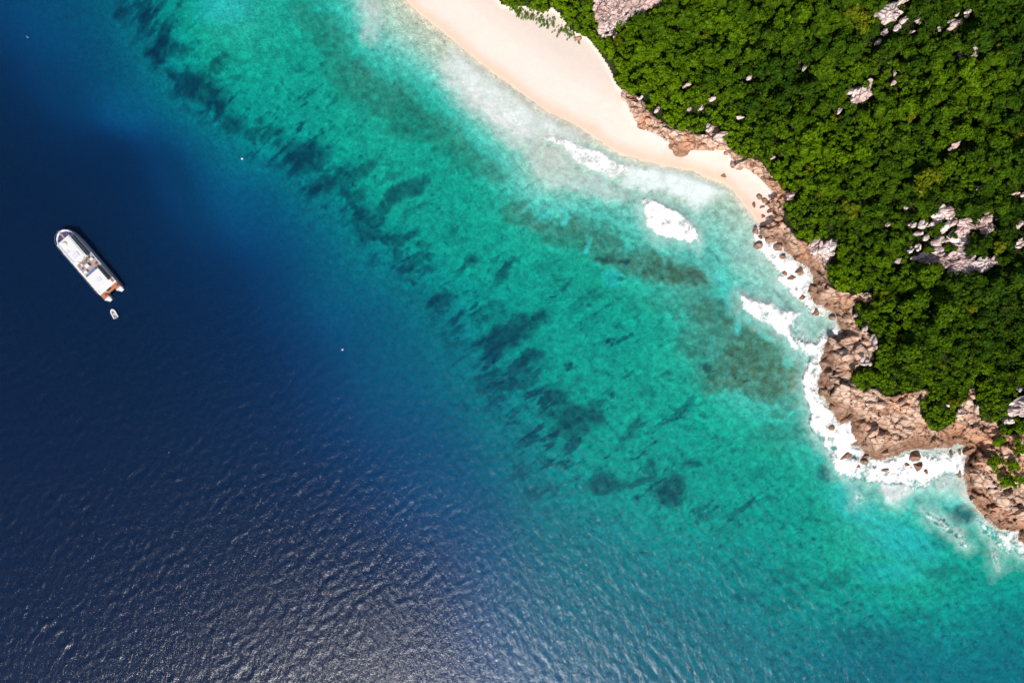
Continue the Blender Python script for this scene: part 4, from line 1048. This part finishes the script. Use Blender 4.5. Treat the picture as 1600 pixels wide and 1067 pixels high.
for i, y in enumerate((-1.9, 2.1)): MB().tube((1.6, y, 3.95), (8.6, y, 3.95), .04).tube((1.6, y, 3.75), (1.6, y, 3.95), .04).tube((8.6, y, 3.75), (8.6, y, 3.95), .04).build('roof_rail', M_STEEL, rf)
# working deck amidships: seats, tanks, davit, crates
for (nm, x0, x1, y0, y1, hh_, mt) in (('bench', .3, .8, -2.0, 2.3, .45, M_TEAK), ('dive_tank_rack', -3.6, -3.0, -2.2, .2, .7, M_STEEL), ('table', -1.6, -.6, -.5, .7, .75, M_WHITE), ('storage_box', -2.6, -1.8, 1.2, 2.3, .6, M_CREAM),
                                      ('storage_box', -.6, .1, -2.7, -1.7, .55, M_WHITE), ('crate', -2.4, -1.8, -2.6, -1.9, .4, M_RED), ('crate', -1.0, -.5, 1.7, 2.2, .35, M_BLUE), ('cooler', .0, .5, .9, 1.5, .5, M_WHITE), ('rope_locker', -3.7, -3.1, 1.3, 2.4, .45, M_NET)):
    MB().box(x0, x1, y0, y1, 2.01, 2.01 + hh_).build(nm, mt, boat)
mast = MB().tube((-.2, 0, 2.0), (-.2, 0, 6.2), .09, 8).tube((-.2, -.9, 5.2), (-.2, .9, 5.2), .04).build('mast', M_STEEL, boat)
MB().tube((-.2, 0, 4.6), (-3.0, .6, 4.0), .05).build('boom', M_STEEL, mast)
ab = MB().box(-8.3, -4.1, -2.1, 2.5, 1.95, 3.35, .2).build('aft_cabin', M_WHITE, boat)
MB().box(-4.12, -4.04, -1.6, 2.0, 2.5, 3.1).build('window', M_GLASS, ab)
ar = MB().box(-8.8, -4.0, -2.3, 2.7, 3.35, 3.52, .05).build('aft_roof', M_ROOF, boat)
MB().box(-7.6, -6.2, -1.0, .4, 3.52, 3.6).build('roof_hatch', M_LILAC, ar)
MB().box(-3.95, -3.3, -1.6, 1.8, 3.1, 3.2).build('awning', M_BLUE, ar)
# stern: two orange platforms with a notch between them
for sgn in (-1, 1):
    y0, y1 = (1.5, 3.2) if sgn > 0 else (-3.2, -1.5)
    p_ = MB().box(-11.7, -9.85, y0, y1, 1.7, 1.76).build('stern_platform', M_ORANGE, boat)
    MB().box(-11.2, -10.6, y0 + .3, y0 + .9, 1.76, 2.1).build('engine_cover', M_TEAK, p_)
MB().box(-10.9, -9.8, -1.34, 1.34, 1.0, 1.5).build('swim_platform', M_ORANGE, boat)
MB().box(-10.4, -10.0, -.6, .7, 1.5, 1.8).build('locker', M_GLASS, boat)
MB().box(-10.3, -9.9, .9, 1.3, 1.5, 1.9).build('locker', M_WHITE, boat)
for sgn in (-1, 1):
    rail = MB(); xs_ = [-9.5, -6.5, -3.5, -.5, 2.5, 5.5, 8.3]
    for i, x in enumerate(xs_):
        rail.tube((x, 3.22 * sgn, 1.95), (x, 3.22 * sgn, 2.85), .03, 5)
        if i: rail.tube((xs_[i - 1], 3.22 * sgn, 2.85), (x, 3.22 * sgn, 2.85), .03, 5)
    rail.build('guard_rail', M_STEEL, boat)
bow = MB(); pts = [(8.3, -3.22), (10.2, -2.8), (11.4, -1.8), (12.05, 0), (11.4, 1.8), (10.2, 2.8), (8.3, 3.22)]
for i, q in enumerate(pts):
    bow.tube((*q, 1.95), (*q, 2.85), .03, 5)
    if i: bow.tube((*pts[i - 1], 2.85), (*q, 2.85), .03, 5)
bow.build('bow_rail', M_STEEL, boat)
for x in (-7.5, -4, -.5, 3, 6.5):
    MB().tube((x, 3.5, 1.5), (x, 3.5, .7), .16, 8).build('fender', M_FEND, boat)

# tender behind the stern
tx, ty = project(178, 490, .4)
tend = obj('dinghy', None, category='dinghy', label='tiny white inflatable tender floating just behind the catamaran stern')
tend.location = (tx, ty, .05); tend.rotation_euler = (0, 0, math.radians(118))
tb = MB(); pl = [(-1.3, -.65), (.6, -.65), (1.15, -.4), (1.4, 0), (1.15, .4), (.6, .65), (-1.3, .65)]
for i in range(len(pl) - 1): tb.tube((*pl[i], .3), (*pl[i + 1], .3), .24, 10)
for q in pl: tb.dome(q[0], q[1], .3, .24, .24, 10, 3)
tb.build('inflatable_tube', M_WHITE, tend)
MB().box(-1.3, 1.1, -.55, .55, .02, .14).build('floor', M_GREYD, tend)
MB().box(-.3, 0, -.55, .55, .3, .38).build('seat', M_CREAM, tend)
mt_ = MB().box(-1.6, -1.3, -.16, .16, -.2, .75).build('outboard_motor', M_LILAC, tend)
M_FADED = plain('faded_buoy', (.10, .16, .22), .7)
# mooring buoys
for (a, b, lab, mt) in ((378, 248, 'small white mooring buoy on blue water right of the boat', M_WHITE), (43, 58, 'small faded mooring buoy alone in the upper left deep water', M_FADED), (535, 546, 'tiny white buoy on open blue water in mid photo', M_WHITE)):
    x, y = project(a, b, .2); e = obj('mooring_buoy', None, category='buoy', label=lab, group='buoys on the open water'); e.location = (x, y, 0)
    MB().dome(0, 0, 0, .33, .33, 14, 5).dome(0, 0, 0, .33, -.33, 14, 5).build('float_ball', mt, e)
    MB().tube((0, 0, .3), (0, 0, .75), .06, 8).tube((-.1, 0, .78), (.1, 0, .78), .05, 6).build('mooring_ring', M_STEEL, e)
